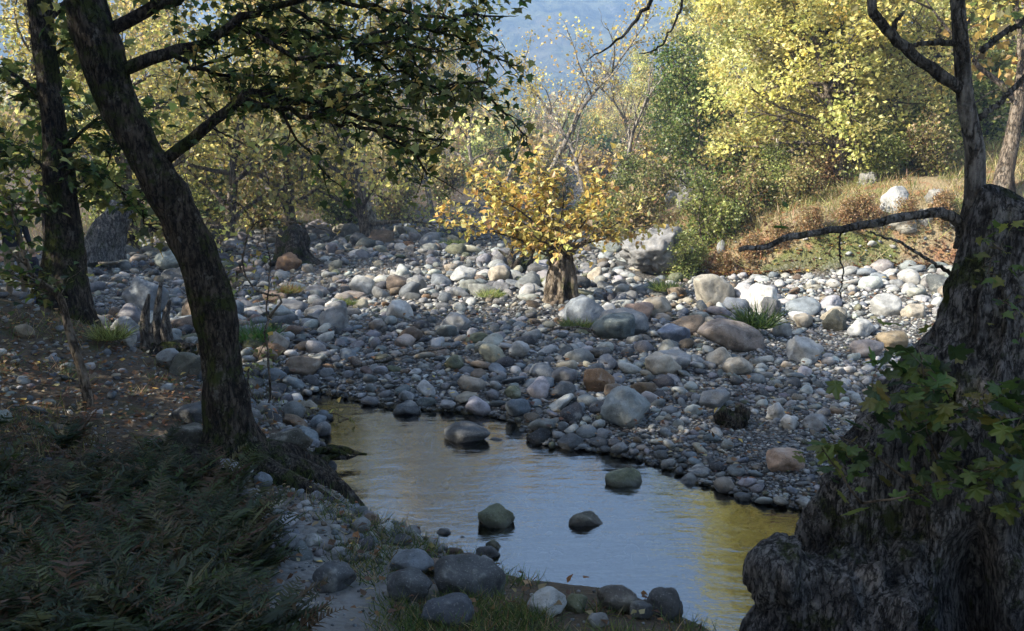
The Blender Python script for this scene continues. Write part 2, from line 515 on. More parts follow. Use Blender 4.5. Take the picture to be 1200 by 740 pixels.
def build_mountain():
    # a wooded massif closing the valley, 380-900 m away
    az = np.linspace(math.radians(-75), math.radians(75), 300)
    rr = np.linspace(300, 900, 110)
    A, Q = np.meshgrid(az, rr)
    X, Y = Q * np.sin(A), Q * np.cos(A)
    t = (Q - 300) / 600
    deg = np.degrees(A)
    crest = 128 + 22 * np.sin(A * 5 + 1.0) + 30 * ss(5, 40, np.abs(deg - 6))
    Z = 4 + crest * ss(0, .8, t) * (1 + .55 * fbm(X * .006, Y * .006, 51, 5)) + 26 * fbm(X * .02, Y * .02, 61, 4) * ss(0, .2, t)
    Z += 7 * fbm(X * .09, Y * .09, 71, 3) * ss(0, .2, t) - 6
    V = np.stack([X, Y, Z], -1).reshape(-1, 3)
    n, m = X.shape
    i = np.arange(n - 1)[:, None] * m; j = np.arange(m - 1)[None, :]
    Fq = np.stack([i + j, i + j + 1, i + m + j + 1, i + m + j], -1).reshape(-1, 4)
    o = obj('mountain', mesh('mountain', V, Fq, mountain_mat(), True)); o['kind'] = 'structure'

def build_haze():
    x, y0, y1, z0, z1 = 960, -80, 960, -8, 260
    V = [(a, b, c) for c in (z0, z1) for b in (y0, y1) for a in (-x, x)]
    Fq = np.array([[0, 2, 3, 1], [4, 5, 7, 6], [0, 1, 5, 4], [2, 6, 7, 3], [0, 4, 6, 2], [1, 3, 7, 5]])
    t = NT('haze_air')
    v = t.n('ShaderNodeVolumePrincipled'); v.inputs['Color'].default_value = (.36, .58, 1.0, 1)
    v.inputs['Density'].default_value = HAZE; v.inputs['Anisotropy'].default_value = .1
    t.l(v.outputs[0], t.out.inputs['Volume'])
    o = obj('haze', mesh('haze', V, Fq, t.m)); o['kind'] = 'stuff'

# ------------------------------------------------------------------ stones
def ico(level):
    import bmesh
    bm = bmesh.new(); bmesh.ops.create_icosphere(bm, subdivisions=level, radius=1)
    V = np.array([v.co[:] for v in bm.verts]); Fq = np.array([[v.index for v in f.verts] for f in bm.faces]); bm.free()
    return V, Fq
ICO = {k: ico(k) for k in (1, 2, 3, 4, 5, 6)}

def stone_shape(level, seed, sharp=14.0, planes=15, lump=.09):
    rng = np.random.default_rng(seed)
    D, Fq = ICO[level]
    k = np.arange(planes) + .5
    ph = np.arccos(1 - 2 * k / planes); th = 2.399963 * k + rng.uniform(0, 6.28)
    N = np.stack([np.cos(th) * np.sin(ph), np.sin(th) * np.sin(ph), np.cos(ph)], -1) + rng.normal(size=(planes, 3)) * .28
    N = N @ np.linalg.qr(rng.normal(size=(3, 3)))[0]
    N /= np.linalg.norm(N, axis=1)[:, None]
    hgt = rng.uniform(.70, 1.12, planes)
    dot = np.maximum(D @ N.T, 0) / hgt
    r = (np.sum(dot ** sharp, 1) + .02) ** (-1 / sharp)
    r = np.clip(r, .55, 1.4)
    if level >= 2:
        r = r * np.array([1 + lump * mnoise.noise(Vector(d * 1.7 + seed % 50)) + lump * .6 * mnoise.noise(Vector(d * 4.3 + seed % 50)) + lump * .45 * mnoise.noise(Vector(d * 10 + seed % 50)) for d in D])
    V = D * r[:, None]
    V /= np.abs(V).max(0)
    return V, Fq
CV = {lv: [stone_shape(lv, 100 * lv + s, 12 + (s % 4) * 11, 9 + s % 6) for s in range(16)] for lv in (1, 2, 3)}

STONE_COL = {
    'pale grey': (.36, .36, .345), 'grey': (.22, .222, .22), 'blue-grey': (.17, .188, .205), 'dark grey': (.095, .098, .10),
    'beige': (.33, .29, .23), 'brown': (.17, .13, .095), 'rusty': (.21, .125, .07), 'olive': (.13, .135, .085), 'white': (.43, .42, .395),
    'pinkish': (.36, .25, .18), 'black': (.03, .03, .03)}
COL_NAMES = ['pale grey', 'grey', 'blue-grey', 'dark grey', 'beige', 'brown', 'white', 'olive', 'rusty']
COL_W = np.array([.20, .30, .15, .14, .10, .06, .02, .025, .008]); COL_W /= COL_W.sum()

LAND = []     # (px, py, short phrase) of things that can be named in other labels
TAKEN = []    # (x, y, r) of stones already laid

def boulder(px, py, wpx, ratio, col, label, phrase=None, depth=.8, tilt=0, yaw=None, sharp=17, seed=None, sink=.22, z=None, lump=.10, name='boulder', level=4):
    """px,py = middle of the stone's foot in the photo, wpx = its width there"""
    x, y, g = og(px, py) if z is None else (*[float(v) for v in on_plane(px, py, z)], z)
    a = .5 * wpx * math.hypot(y, 1.5) / F
    seed = int(px * 7 + py) if seed is None else seed
    V, Fq = stone_shape(level, seed, sharp, 15 if sharp < 18 else 11, lump)
    hh = a * ratio * 1.25 / (1 - sink * .5)
    V = V * np.array([a, a * depth, hh])
    c, s = math.cos(tilt), math.sin(tilt)
    V = V @ np.array([[c, 0, -s], [0, 1, 0], [s, 0, c]])
    V[:, 2] -= V[:, 2].min()
    o = obj(name, mesh(name, V, Fq, M['stone'], True))
    o.location = (x, y + a * depth * .6, g - V[:, 2].max() * sink)
    o.rotation_euler = (0, 0, (R.uniform(-.25, .25) if yaw is None else yaw))
    k = STONE_COL[col] if isinstance(col, str) else col
    j = R.uniform(.93, 1.07)
    o.color = (k[0] * j, k[1] * j, k[2] * j, 1)
    tag(o, label, 'boulder' if wpx > 34 else 'stone', 'boulders and stones along the river')
    TAKEN.append((x, y + a * depth * .6, a * .9))
    if phrase: LAND.append((px, py - wpx * ratio * .5, phrase))
    return o

def hand_stones():
    B = boulder
    # in the pool
    B(580, 628, 50, .66, 'olive', 'tallest dark rounded boulder standing in the lower pool', 'tallest boulder in the pool', z=-.08, sink=.1)
    B(686, 626, 50, .42, (.14, .13, .10), 'smooth brown oval boulder alone in the pool, pointed at one end', 'pointed oval boulder in the pool', z=-.06, sink=.15)
    B(730, 577, 50, .46, 'olive', 'mossy green oval boulder in the pool near the cobble shore', 'green oval boulder in the pool', z=-.06, sink=.15)
    B(548, 524, 62, .40, 'dark grey', 'wide low dark rock with a pale streak in the upper pool', 'wide low rock in the upper pool', z=-.05, sink=.12, sharp=14)
    B(582, 521, 22, .3, 'dark grey', 'small dark tip of rock touching the wide low rock in the upper pool', z=-.04)
    B(478, 489, 38, .42, 'dark grey', 'flat dark rock in the shallows at the head of the pool', 'flat rock at the head of the pool', z=-.03)
    B(632, 523, 34, .55, 'black', 'black wet rock on the far edge of the pool', 'black wet rock on the far pool edge')
    B(668, 526, 34, .45, 'dark grey', 'dark grey wet stone between the black rock and the far pool edge')
    B(520, 631, 20, .5, 'dark grey', 'small angular dark stone alone in the water', None, z=-.03, sharp=16)
    B(541, 634, 12, .35, 'dark grey', 'tiny dark stone breaking the water near the tallest pool boulder', None, z=-.02)
    B(505, 636, 12, .4, 'dark grey', 'tiny dark stone in the water by the lower left shore', None, z=-.02)
    B(516, 648, 22, .35, 'grey', 'small flat grey stone in the shallows of the lower left shore', None, z=-.02)
    B(579, 647, 22, .6, 'olive', 'small olive stone half submerged just below the tallest pool boulder', None, z=-.03)
    B(571, 657, 32, .5, 'dark grey', 'dark wet stone in the shallows touching a small olive stone', None, z=-.02)
    B(470, 640, 30, .35, 'dark grey', 'flat dark stone at the water edge of the grassy left shore', None)
    # near shore of the pool
    B(548, 668, 24, .85, (.12, .10, .09), 'round dark brown stone on the near shore beside a grey one', None)
    B(566, 673, 26, .85, 'grey', 'round grey stone on the near shore beside a dark brown one', 'round grey stone on the near shore')
    B(483, 676, 56, .5, 'blue-grey', 'broad pale blue stone on the near left shore', 'broad blue stone on the near shore')
    B(513, 676, 34, .55, 'brown', 'square brown stone against the broad blue stone on the near shore', None, sharp=16)
    B(550, 700, 92, .45, 'dark grey', 'long sloping grey slab in the grass of the near shore', 'long sloping slab on the near shore', tilt=.25, sharp=12)
    B(477, 705, 60, .5, 'dark grey', 'dark rough boulder in the grass below the broad blue stone', 'dark rough boulder in the near grass')
    B(640, 722, 50, .55, 'pale grey', 'pale grey rounded boulder at the near water edge with grass before it', 'pale boulder at the near water edge')
    B(676, 718, 28, .75, 'olive', 'mossy olive stone between the pale boulder and the dark pair', 'mossy stone at the near water edge')
    B(725, 718, 50, .62, (.12, .11, .10), 'dark brown boulder with a rounded double top at the near water edge', 'double-topped dark boulder')
    B(783, 726, 48, .70, 'dark grey', 'dark dome-shaped boulder beside the double-topped one at the water edge', 'dark dome boulder')
    B(752, 726, 30, .6, 'dark grey', 'dark stone wedged between the double-topped and the dome boulders', None)
    B(702, 735, 26, .6, 'grey', 'grey stone in front of the double-topped dark boulder', None)
    B(525, 735, 70, .42, (.07, .075, .085), 'long dark broken rock at the bottom edge of the near grass', 'long dark broken rock', sharp=16)
    # left bank path
    B(265, 558, 36, .5, 'grey', 'grey stone at the foot of the leaning mossy trunk', None)
    B(276, 566, 40, .45, 'pale grey', 'pale flat stone lying before the foot of the leaning trunk', 'pale flat stone before the leaning trunk')
    B(305, 570, 26, .6, 'blue-grey', 'round blue-grey stone beside the pale flat stone by the trunk', None)
    B(290, 585, 26, .4, 'grey', 'flat grey stone on the path below the pale flat stone', None)
    B(340, 646, 46, .35, 'grey', 'flat grey stone crossing the sandy path', 'flat stone crossing the path')
    B(368, 640, 26, .4, 'pale grey', 'small pale stone at the end of the flat path stone', None)
    B(390, 694, 52, .55, 'dark grey', 'dark rounded boulder half buried in the pale sand of the path', 'dark boulder half buried in the sand')
    B(395, 655, 24, .5, 'grey', 'grey stone where the sandy path meets the grass', None)
    B(225, 500, 60, .45, 'dark grey', 'mossy dark boulder on the bank behind the leaning trunk', 'mossy boulder behind the leaning trunk', sharp=10)
    B(215, 530, 64, .5, (.08, .075, .06), 'dark earthy boulder left of the leaning trunk foot', 'earthy boulder by the trunk foot')
    B(335, 535, 58, .5, (.07, .065, .05), 'dark boulder right of the leaning trunk foot above the pool', 'dark boulder above the pool')
    # left river bed
    B(168, 370, 56, .75, 'blue-grey', 'big sloping blue-grey boulder behind the broken stump', 'sloping boulder behind the broken stump', tilt=-.35)
    B(222, 375, 30, .8, 'brown', 'round brown stone against the broken stump', None)
    B(205, 320, 52, .5, (.19, .21, .19), 'broad flat boulder beyond the broken stump', 'broad flat boulder beyond the broken stump')
    B(145, 392, 40, .5, 'grey', 'grey stone left of the broken stump', None)
    B(212, 440, 50, .5, (.12, .12, .10), 'dark stone leaning below the stump root plate', 'dark stone below the root plate', tilt=-.3)
    B(195, 432, 34, .6, 'grey', 'grey wedge stone below the stump root plate', None, tilt=-.4, sharp=16)
    B(148, 405, 22, .9, 'pale grey', 'pale upright stone at the edge of the stump root plate', None)
    B(390, 386, 36, .7, 'grey', 'grey hump-backed boulder topped by a small white stone', 'hump-backed grey boulder')
    B(388, 363, 16, .7, 'white', 'small white stone sitting above the hump-backed grey boulder', None)
    B(352, 440, 46, .45, 'brown', 'brown flat-topped boulder by the side stream', 'brown boulder by the side stream')
    B(310, 425, 30, .6, 'brown', 'brown stone left of the flat-topped boulder by the side stream', None)
    B(425, 347, 34, .7, 'pale grey', 'pale upright boulder on the shaded stone bank', 'pale upright boulder in the shade')
    B(335, 318, 34, .6, 'rusty', 'rusty stone beside the dark root mound', 'rusty stone by the root mound')
    B(487, 343, 26, .7, 'grey', 'grey rounded stone on the shaded stone bank', None)
    B(465, 372, 38, .5, 'white', 'white flat stone where the sun strip begins', 'white flat stone in the sun strip')
    B(543, 330, 34, .5, 'pale grey', 'pale grey flat stone below the far gravel', None)
    B(585, 332, 28, .7, 'beige', 'beige sunlit stone left of the pollard trunk', 'beige stone left of the pollard')
    B(535, 388, 40, .5, 'grey', 'grey sloping stone at the shade edge before the sun strip', None)
    # middle and right river bed
    B(735, 501, 64, .70, (.24, .26, .255), 'largest smooth grey-green boulder on the cobble shore', 'largest smooth boulder on the shore', sink=.15)
    B(702, 460, 40, .68, 'rusty', 'rust brown angular boulder on the cobbles', 'rusty angular boulder', sharp=16, tilt=-.2)
    B(720, 467, 24, .7, 'brown', 'brown stone leaning on the rusty angular boulder', None)
    B(730, 394, 66, .45, 'grey', 'broad grey boulder right before the pollard trunk', 'broad boulder before the pollard')
    B(690, 384, 60, .55, 'blue-grey', 'rounded blue-grey boulder at the foot of the pollard', 'rounded boulder at the pollard foot')
    B(724, 399, 62, .5, (.10, .12, .12), 'dark greenish boulder with grass at its side', 'dark greenish boulder')
    B(770, 371, 40, .55, 'beige', 'cream flat-topped boulder in the sun right of the pollard', 'cream boulder in the sun')
    B(750, 378, 40, .6, (.26, .19, .155), 'reddish brown boulder just below the cream boulder', 'reddish boulder below the cream one')
    B(712, 372, 20, .8, 'white', 'bright white stone right of the pollard foot', None)
    B(698, 330, 20, .9, 'beige', 'small beige stone behind the pollard trunk', None)
    B(790, 402, 44, .5, (.15, .17, .21), 'dark blue boulder at the dry channel edge', 'dark blue boulder')
    B(806, 392, 50, .4, 'brown', 'flat brown boulder under the slanting brown boulder', None)
    B(775, 440, 50, .45, 'beige', 'long beige boulder on the middle cobbles', 'long beige boulder')
    B(790, 436, 46, .5, 'grey', 'grey boulder behind the long beige boulder', None)
    B(838, 478, 40, .5, 'grey', 'grey flat boulder near the knobby root', 'grey flat boulder near the knobby root')
    B(772, 325, 100, .50, (.19, .188, .185), 'huge cracked grey rock against the overgrown bank', 'huge cracked rock', sharp=34, lump=.30, depth=.75, sink=.05, level=5, yaw=.15, seed=23)
    B(836, 357, 60, .55, (.27, .25, .21), 'long weathered boulder lying at the foot of the dry grass', 'long weathered boulder', tilt=.45, depth=.6, lump=.1)
    B(899, 366, 44, .72, 'white', 'white round-topped boulder where dry grass meets gravel', 'white round boulder')
    B(906, 372, 26, .9, 'dark grey', 'dark stone against the right flank of the white round boulder', None)
    B(860, 412, 82, .36, (.19, .16, .138), 'long slanting brown boulder with a green tuft on it', 'long slanting brown boulder', tilt=.42, depth=.5, sink=.12)
    B(982, 388, 34, .75, (.075, .075, .06), 'dark pyramid-shaped stone on the pale gravel', 'dark pyramid stone', sharp=20)
    B(1042, 370, 42, .6, 'pale grey', 'pale oval boulder near the grass edge', 'pale oval boulder near the grass', tilt=.15)
    B(1075, 372, 30, .5, 'beige', 'beige flat stone behind the gnarled trunk', None)
    B(1048, 410, 38, .62, (.28, .22, .14), 'tan egg-shaped stone tipped on the gravel', 'tan egg-shaped stone', tilt=.4)
    B(1017, 420, 44, .45, (.33, .28, .25), 'pinkish grey flat boulder beside the tan egg-shaped stone', 'pinkish flat boulder')
    B(1012, 395, 36, .5, 'pale grey', 'pale low boulder behind the pinkish flat boulder', None)
    B(946, 425, 42, .6, 'pale grey', 'tilted pale slab standing on the gravel', 'tilted pale slab', tilt=.45, sharp=14)
    B(944, 385, 28, .6, 'beige', 'beige stone left of the dark pyramid stone', None)
    B(918, 395, 24, .8, (.2, .2, .19), 'grey leaning block on the slanting brown boulder end', None, tilt=-.5, sharp=18)
    B(922, 553, 50, .5, 'pinkish', 'orange pink slab at the water edge in the sun', 'orange pink slab', sharp=16, tilt=.2)
    B(845, 430, 36, .6, 'beige', 'beige rounded stone in front of the slanting brown boulder', None)
    B(869, 440, 40, .5, 'beige', 'beige wide stone below the slanting brown boulder', None)
    B(910, 491, 26, .75, 'white', 'white round stone on the lower gravel', 'white round stone on the lower gravel')
    B(927, 503, 24, .7, 'white', 'white egg-shaped stone beside a rounder white one', None)
    B(958, 505, 32, .6, 'grey', 'grey angular stone near the gnarled trunk on the lower gravel', None)
    B(820, 560, 30, .35, 'dark grey', 'dark wet slab lying in the far shallows', 'dark slab in the far shallows')
    B(768, 550, 14, .7, 'black', 'small black wet stone in the water off the cobble shore', None)
    B(810, 570, 30, .5, 'dark grey', 'dark grey wet boulder at the tip of the cobble shore', None)
    B(873, 592, 24, .6, 'dark grey', 'dark wet stone in the water below the orange pink slab', None)
    B(1052, 250, 34, .9, 'pale grey', 'brightest and largest pale boulder on the grassy right bank', 'pale boulder on the rocky bank')
    B(1062, 276, 60, .4, (.33, .31, .26), 'pale flat ledge of rock on the bank above the low branch', 'pale rock ledge on the bank')
    for (px, py, w, q, lab) in [(800, 222, 26, .8, 'pale block at the foot of the scree'), (812, 240, 30, .7, 'pale rock in the middle of the scree'),
                                (790, 240, 24, .8, 'pale wedge on the left edge of the scree'), (830, 228, 28, .7, 'pale rock on the right edge of the scree'),
                                (805, 205, 22, .8, 'pale rock at the top of the scree'), (1010, 262, 26, .7, 'pale boulder between the yellow tree and the sunlit boulder'),
                                (1085, 262, 34, .7, 'pale boulder right of the sunlit boulder on the bank'), (1100, 240, 26, .8, 'small pale rock behind the gnarled trunk on the bank'),
                                (785, 212, 20, .8, 'small pale rock at the upper left of the scree'), 
                                (1020, 215, 24, .7, 'grey white rock high behind the yellow tree'), (1055, 200, 24, .7, 'pale rock highest on the rocky bank')]:
        B(px, py, w * R.uniform(.8, 1.25), q, tuple(np.array((.27, .262, .24)) * R.uniform(.7, 1.15)), lab + ' above the river', None, sharp=24, lump=.22, level=4, sink=.45)

def scatter_stones():
    n = 95000
    rng = np.random.default_rng(5)
    px = rng.uniform(-120, 1320, n); py = 262 + (660 - 262) * rng.uniform(0, 1, n) ** 1.0
    x, y, z = on_ground(px, py)
    d = pool_sdf(x, y); w = left_w(x, y)
    dens = np.ones(n)
    dens = np.where(d < .0, .03, dens)
    dens = np.where(w > .35, np.where((d < .7) & (d > 0), .5, np.where(x > -2.2, .18, .08)), dens)
    dens = np.where(right_d(x, y) > .15, .03, dens)
    dens = np.where(farleft_d(x, y) > .3, .04, dens)
    ok = (rng.uniform(size=n) < dens) & (y < 44) & (y > 3.2) & (z < 2.0)
    px, py, x, y, z, d = [v[ok] for v in (px, py, x, y, z, d)]
    dist = np.hypot(y, 2)
    pw = np.clip(np.exp(rng.normal(1.74, .62, len(x))), 3.6, 27) * np.clip(1.25 - .12 * (y - 7) / 10, .7, 1.3)  # half widths near 4 px and up
    big = rng.uniform(size=len(x)) < .006
    pw = np.where(big, rng.uniform(18, 30, len(x)), pw)
    r = .5 * pw * dist / F
    r = np.clip(r, .026, .30)
    # coarse and fine patches along the bed
    patch = fbm(x * .5, y * .5, 81, 3)
    r = r * np.clip(1 + 2.3 * patch, .5, 1.7)
    r = np.where((x > 2.0) & (y > 6.5) & (y < 13), r * .6, r)
    order = np.argsort(-r)
    cell = .3; grid = {}
    def near(a, b, q):
        i0, j0 = int(a // cell), int(b // cell); k = int((q + .32) // cell) + 1
        for i in range(i0 - k, i0 + k + 1):
            for j in range(j0 - k, j0 + k + 1):
                for (c, e, s) in grid.get((i, j), ()):
                    yield c, e, s
    for (a, b, q) in TAKEN:
        grid.setdefault((int(a // cell), int(b // cell)), []).append((a, b, q))
    keep = []
    for i in order:
        a, b, q = x[i], y[i], r[i]
        if any((a - c) ** 2 + (b - e) ** 2 < (.76 * (q + s)) ** 2 for c, e, s in near(a, b, q)): continue
        grid.setdefault((int(a // cell), int(b // cell)), []).append((a, b, q)); keep.append(i)
    keep = np.array(keep)
    x, y, z, r = x[keep], y[keep], ground(x[keep], y[keep]), r[keep]
    m = len(keep)
    ci = rng.choice(len(COL_NAMES), m, p=COL_W)
    ci = np.where((x > 3.5) & (y > 10) & (rng.uniform(size=m) < .5), 0, ci)  # right gravel pushed to pale grey: its sunlight painted into the stone colour
    pal = np.array([STONE_COL[c] for c in COL_NAMES])[ci] * np.where(x > 3, .95, .8)[:, None] * rng.uniform(.72, 1.2, (m, 1)) * (1 + .03 * rng.normal(size=(m, 3)))  # stones left of the gravel bar darkened, painting the shade into their colour
    fl = rng.uniform(.28, .70, m); el = rng.uniform(.55, .95, m); yaw = rng.uniform(0, 6.28, m)
    tx, ty = rng.normal(0, .28, m), rng.normal(0, .28, m)
    var = rng.integers(0, 16, m)
    sx, sy = to_px(x, y, z + r * .3)
    show = r / np.hypot(y, 2)
    inside = (sx > 2) & (sx < 1195) & (sy > 235) & (sy < 735) & ~((sx > 1060) & (sy > 380)) & ~((sx > 900) & (sy > 620)) & ~((sx > 215) & (sx < 300) & (sy < 545))
    n_own = 292 - sum(1 for o in COL.objects if o.name.startswith('boulder'))
    own = set(np.argsort(-np.where(inside, show, 0))[:n_own].tolist())
    def place(V, i):
        V = V * np.array([r[i], r[i] * el[i], r[i] * fl[i]])
        ca, sa = math.cos(tx[i]), math.sin(tx[i]); V = V @ np.array([[1, 0, 0], [0, ca, sa], [0, -sa, ca]])
        ca, sa = math.cos(ty[i]), math.sin(ty[i]); V = V @ np.array([[ca, 0, -sa], [0, 1, 0], [sa, 0, ca]])
        return V
    acc = Acc()
    named = []
    for i in range(m):
        if i in own:
            V, Fq = CV[3][var[i]]
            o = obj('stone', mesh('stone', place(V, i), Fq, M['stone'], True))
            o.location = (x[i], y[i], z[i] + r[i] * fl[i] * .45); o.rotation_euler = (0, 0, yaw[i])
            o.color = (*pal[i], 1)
            shape = 'flat' if fl[i] < .52 else ('oval' if el[i] < .78 else ('rounded' if fl[i] > .66 else 'low'))
            named.append((o, float(sx[i]), float(sy[i]), COL_NAMES[ci[i]], shape))
        else:
            lv = 2 if show[i] > .0042 else 1
            V, Fq = CV[lv][var[i]]
            V = place(V, i)
            ca, sa = math.cos(yaw[i]), math.sin(yaw[i]); V = V @ np.array([[ca, sa, 0], [-sa, ca, 0], [0, 0, 1]])
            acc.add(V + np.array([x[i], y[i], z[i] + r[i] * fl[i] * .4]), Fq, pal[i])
    # pebbles filling the gaps nearer the camera
    k = 24000
    px = rng.uniform(-60, 1260, k); py = rng.uniform(330, 735, k)
    qx, qy, qz = on_ground(px, py)
    w = left_w(qx, qy); d = pool_sdf(qx, qy)
    ok = (d > -.25) & (qy < 22) & (qy > 3.3) & (right_d(qx, qy) < .1) & (rng.uniform(size=k) < np.where(w > .4, .12, np.where(d < 0, .3, 1)))
    qx, qy, qz = qx[ok], qy[ok], ground(qx[ok], qy[ok])
    rr = np.clip(np.hypot(qy, 2) / F * rng.uniform(1.2, 3.2, len(qx)), .010, .05)
    pc = np.array([STONE_COL[c] for c in COL_NAMES])[rng.choice(len(COL_NAMES), len(qx), p=COL_W)] * rng.uniform(.7, 1.2, (len(qx), 1))
    pyaw = rng.uniform(0, 6.28, len(qx)); pv = rng.integers(0, 16, len(qx))
    for i in range(len(qx)):
        V, Fq = CV[1][pv[i]]
        V = V * np.array([rr[i], rr[i] * .8, rr[i] * .6])
        ca, sa = math.cos(pyaw[i]), math.sin(pyaw[i]); V = V @ np.array([[ca, sa, 0], [-sa, ca, 0], [0, 0, 1]])
        acc.add(V + np.array([qx[i], qy[i], qz[i] + rr[i] * .25]), Fq, pc[i])
    o = obj('river_cobbles', acc.build('river_cobbles', M['cobble'])); o['kind'] = 'stuff'
    o['label'] = 'countless small grey cobbles and pebbles covering the river bed'
    # words for the separate stones: colour, shape, side of the nearest landmark, then rank from it
    groups = {}
    for o, u, v, cn, sh in named:
        L = min(LAND, key=lambda q: math.hypot(q[0] - u, (q[1] - v) * 1.6))
        dx, dy = u - L[0], (v - L[1]) * 1.6
        rel = ('right of' if dx > 0 else 'left of') if abs(dx) > abs(dy) else ('in front of' if dy > 0 else 'behind')
        groups.setdefault((cn, sh, rel, L[2]), []).append((math.hypot(dx, dy), o))
    ordi = ['nearest', 'second', 'third', 'fourth', 'fifth', 'sixth', 'seventh']
    for (cn, sh, rel, ph), lst in groups.items():
        lst.sort(key=lambda q: q[0])
        for k, (dd, o) in enumerate(lst):
            lead = '' if len(lst) == 1 else ordi[min(k, 6)] + ' '
            tag(o, f'{lead}{sh} {cn} stone {rel} the {ph}', 'stone', 'boulders and stones along the river')

# ------------------------------------------------------------------ trees
def grow(p, d, L, n, wig, up, rng):
    P = [np.array(p, float)]; d = np.array(d, float); d /= np.linalg.norm(d)
    for i in range(n):
        d = d + rng.normal(size=3) * wig; d[2] += up; d /= np.linalg.norm(d)
        P.append(P[-1] + d * L / n)
    return np.array(P), d

def make_tree(seed, h=8, r=.14, fork=.3, limbs=12, limb=.42, limb_el=.5, subs=5, sub=.4, leaf=.13, per=26, spread=.30, pal=((YEL, 1),),
              stems=1, lean=(0, 0), kind='quad', bare=0.0, taper=.25, wig=.09, low=None, bark='bark_brown', up=.05, sides=7, stem_spread=.25, clump=.30):
    rng = np.random.default_rng(seed)
    tr, LP, LT = Acc(), [], []
    for s in range(stems):
        az = rng.uniform(0, 6.28)
        d0 = np.array([lean[0] + (stem_spread * math.cos(az) if stems > 1 else 0), lean[1] + (stem_spread * math.sin(az) if stems > 1 else 0), 1.0])
        hs = h * (1 if s == 0 else rng.uniform(.65, .95))
        n = 12
        P, _ = grow((0, 0, -.25), d0, hs + .25, n, wig, .05, rng)
        rad = np.linspace(1, taper * .5, n + 1) * r * (1 if s == 0 else .8); rad[0] *= 1.7; rad[1] *= 1.15
        tube(tr, P, rad, sides)
        for k in range(limbs):
            t = fork + (1 - fork) * (k + rng.uniform(0, 1)) / limbs
            f = t * n; i = min(int(f), n - 1); q = P[i] + (P[i + 1] - P[i]) * (f - i)
            a = k * 2.4 + rng.uniform(-.5, .5); e = limb_el + rng.normal() * .2 + .5 * (t - fork)
            L = limb * hs * (1.1 - .65 * (t - fork) / (1 - fork + 1e-6)) * rng.uniform(.7, 1.2)
            rl = r * .45 * (1 - .6 * t) + .008
            B, _ = grow(q, (math.cos(a) * math.cos(e), math.sin(a) * math.cos(e), math.sin(e)), L, 6, .16, up, rng)
            tube(tr, B, np.linspace(rl, .006, 7), 5)
            for j in range(subs):
                u = .25 + .75 * (j + rng.uniform(0, 1)) / subs
                g = min(int(u * 6), 5); q2 = B[g] + (B[g + 1] - B[g]) * (u * 6 - g)
                dd = (B[g + 1] - B[g]); dd /= np.linalg.norm(dd); dd = dd + rng.normal(size=3) * .75
                Ls = sub * L * rng.uniform(.5, 1.2)
                S, _ = grow(q2, dd, Ls, 4, .2, .02, rng)
                tube(tr, S, np.linspace(max(.010, rl * .35), .004, 5), 3)
                if rng.uniform() < bare: continue
                tone = rng.normal() * clump
                c0 = np.array(pick(pal, 1, rng, .0)[0])
                for cpt in (S[2], S[3], S[4]):
                    m = max(1, int(per / 3 * rng.uniform(.4, 1.6)))
                    LP.append(cpt + rng.normal(size=(m, 3)) * spread * np.array([1, 1, .75]))
                    LT.append(np.clip((.5 * c0 + .5 * pick(pal, m, rng)) * (1 + tone), .004, .95))
    cr = Acc()
    if LP:
        LP = np.concatenate(LP); LT = np.concatenate(LT)
        if low is not None:
            k = LP[:, 2] > low; LP, LT = LP[k], LT[k]
        leaves(cr, LP, leaf, LT, kind, .2, rng)
    a = tr.build('trunk', M[bark]); b = cr.build('crown', M['leaf'], False) if LP is not None and len(LP) else None
    return a, b

PROTO = {}
def proto(key, **kw):
    PROTO[key] = make_tree(**kw)

def put_tree(key, x, y, scale, rz, label, group, name='plane_tree', cat='tree', zoff=0.0, sz=1.0):
    t = thing(name, label, cat, (x, y, gz(x, y) + zoff), group)
    t.scale = (scale, scale, scale * sz); t.rotation_euler = (0, 0, rz)
    a, b = PROTO[key]
    obj('trunk', a, t)
    if b: obj('crown', b, t)
    return t

def tx(px, Y): return (px - 600) / F * Y

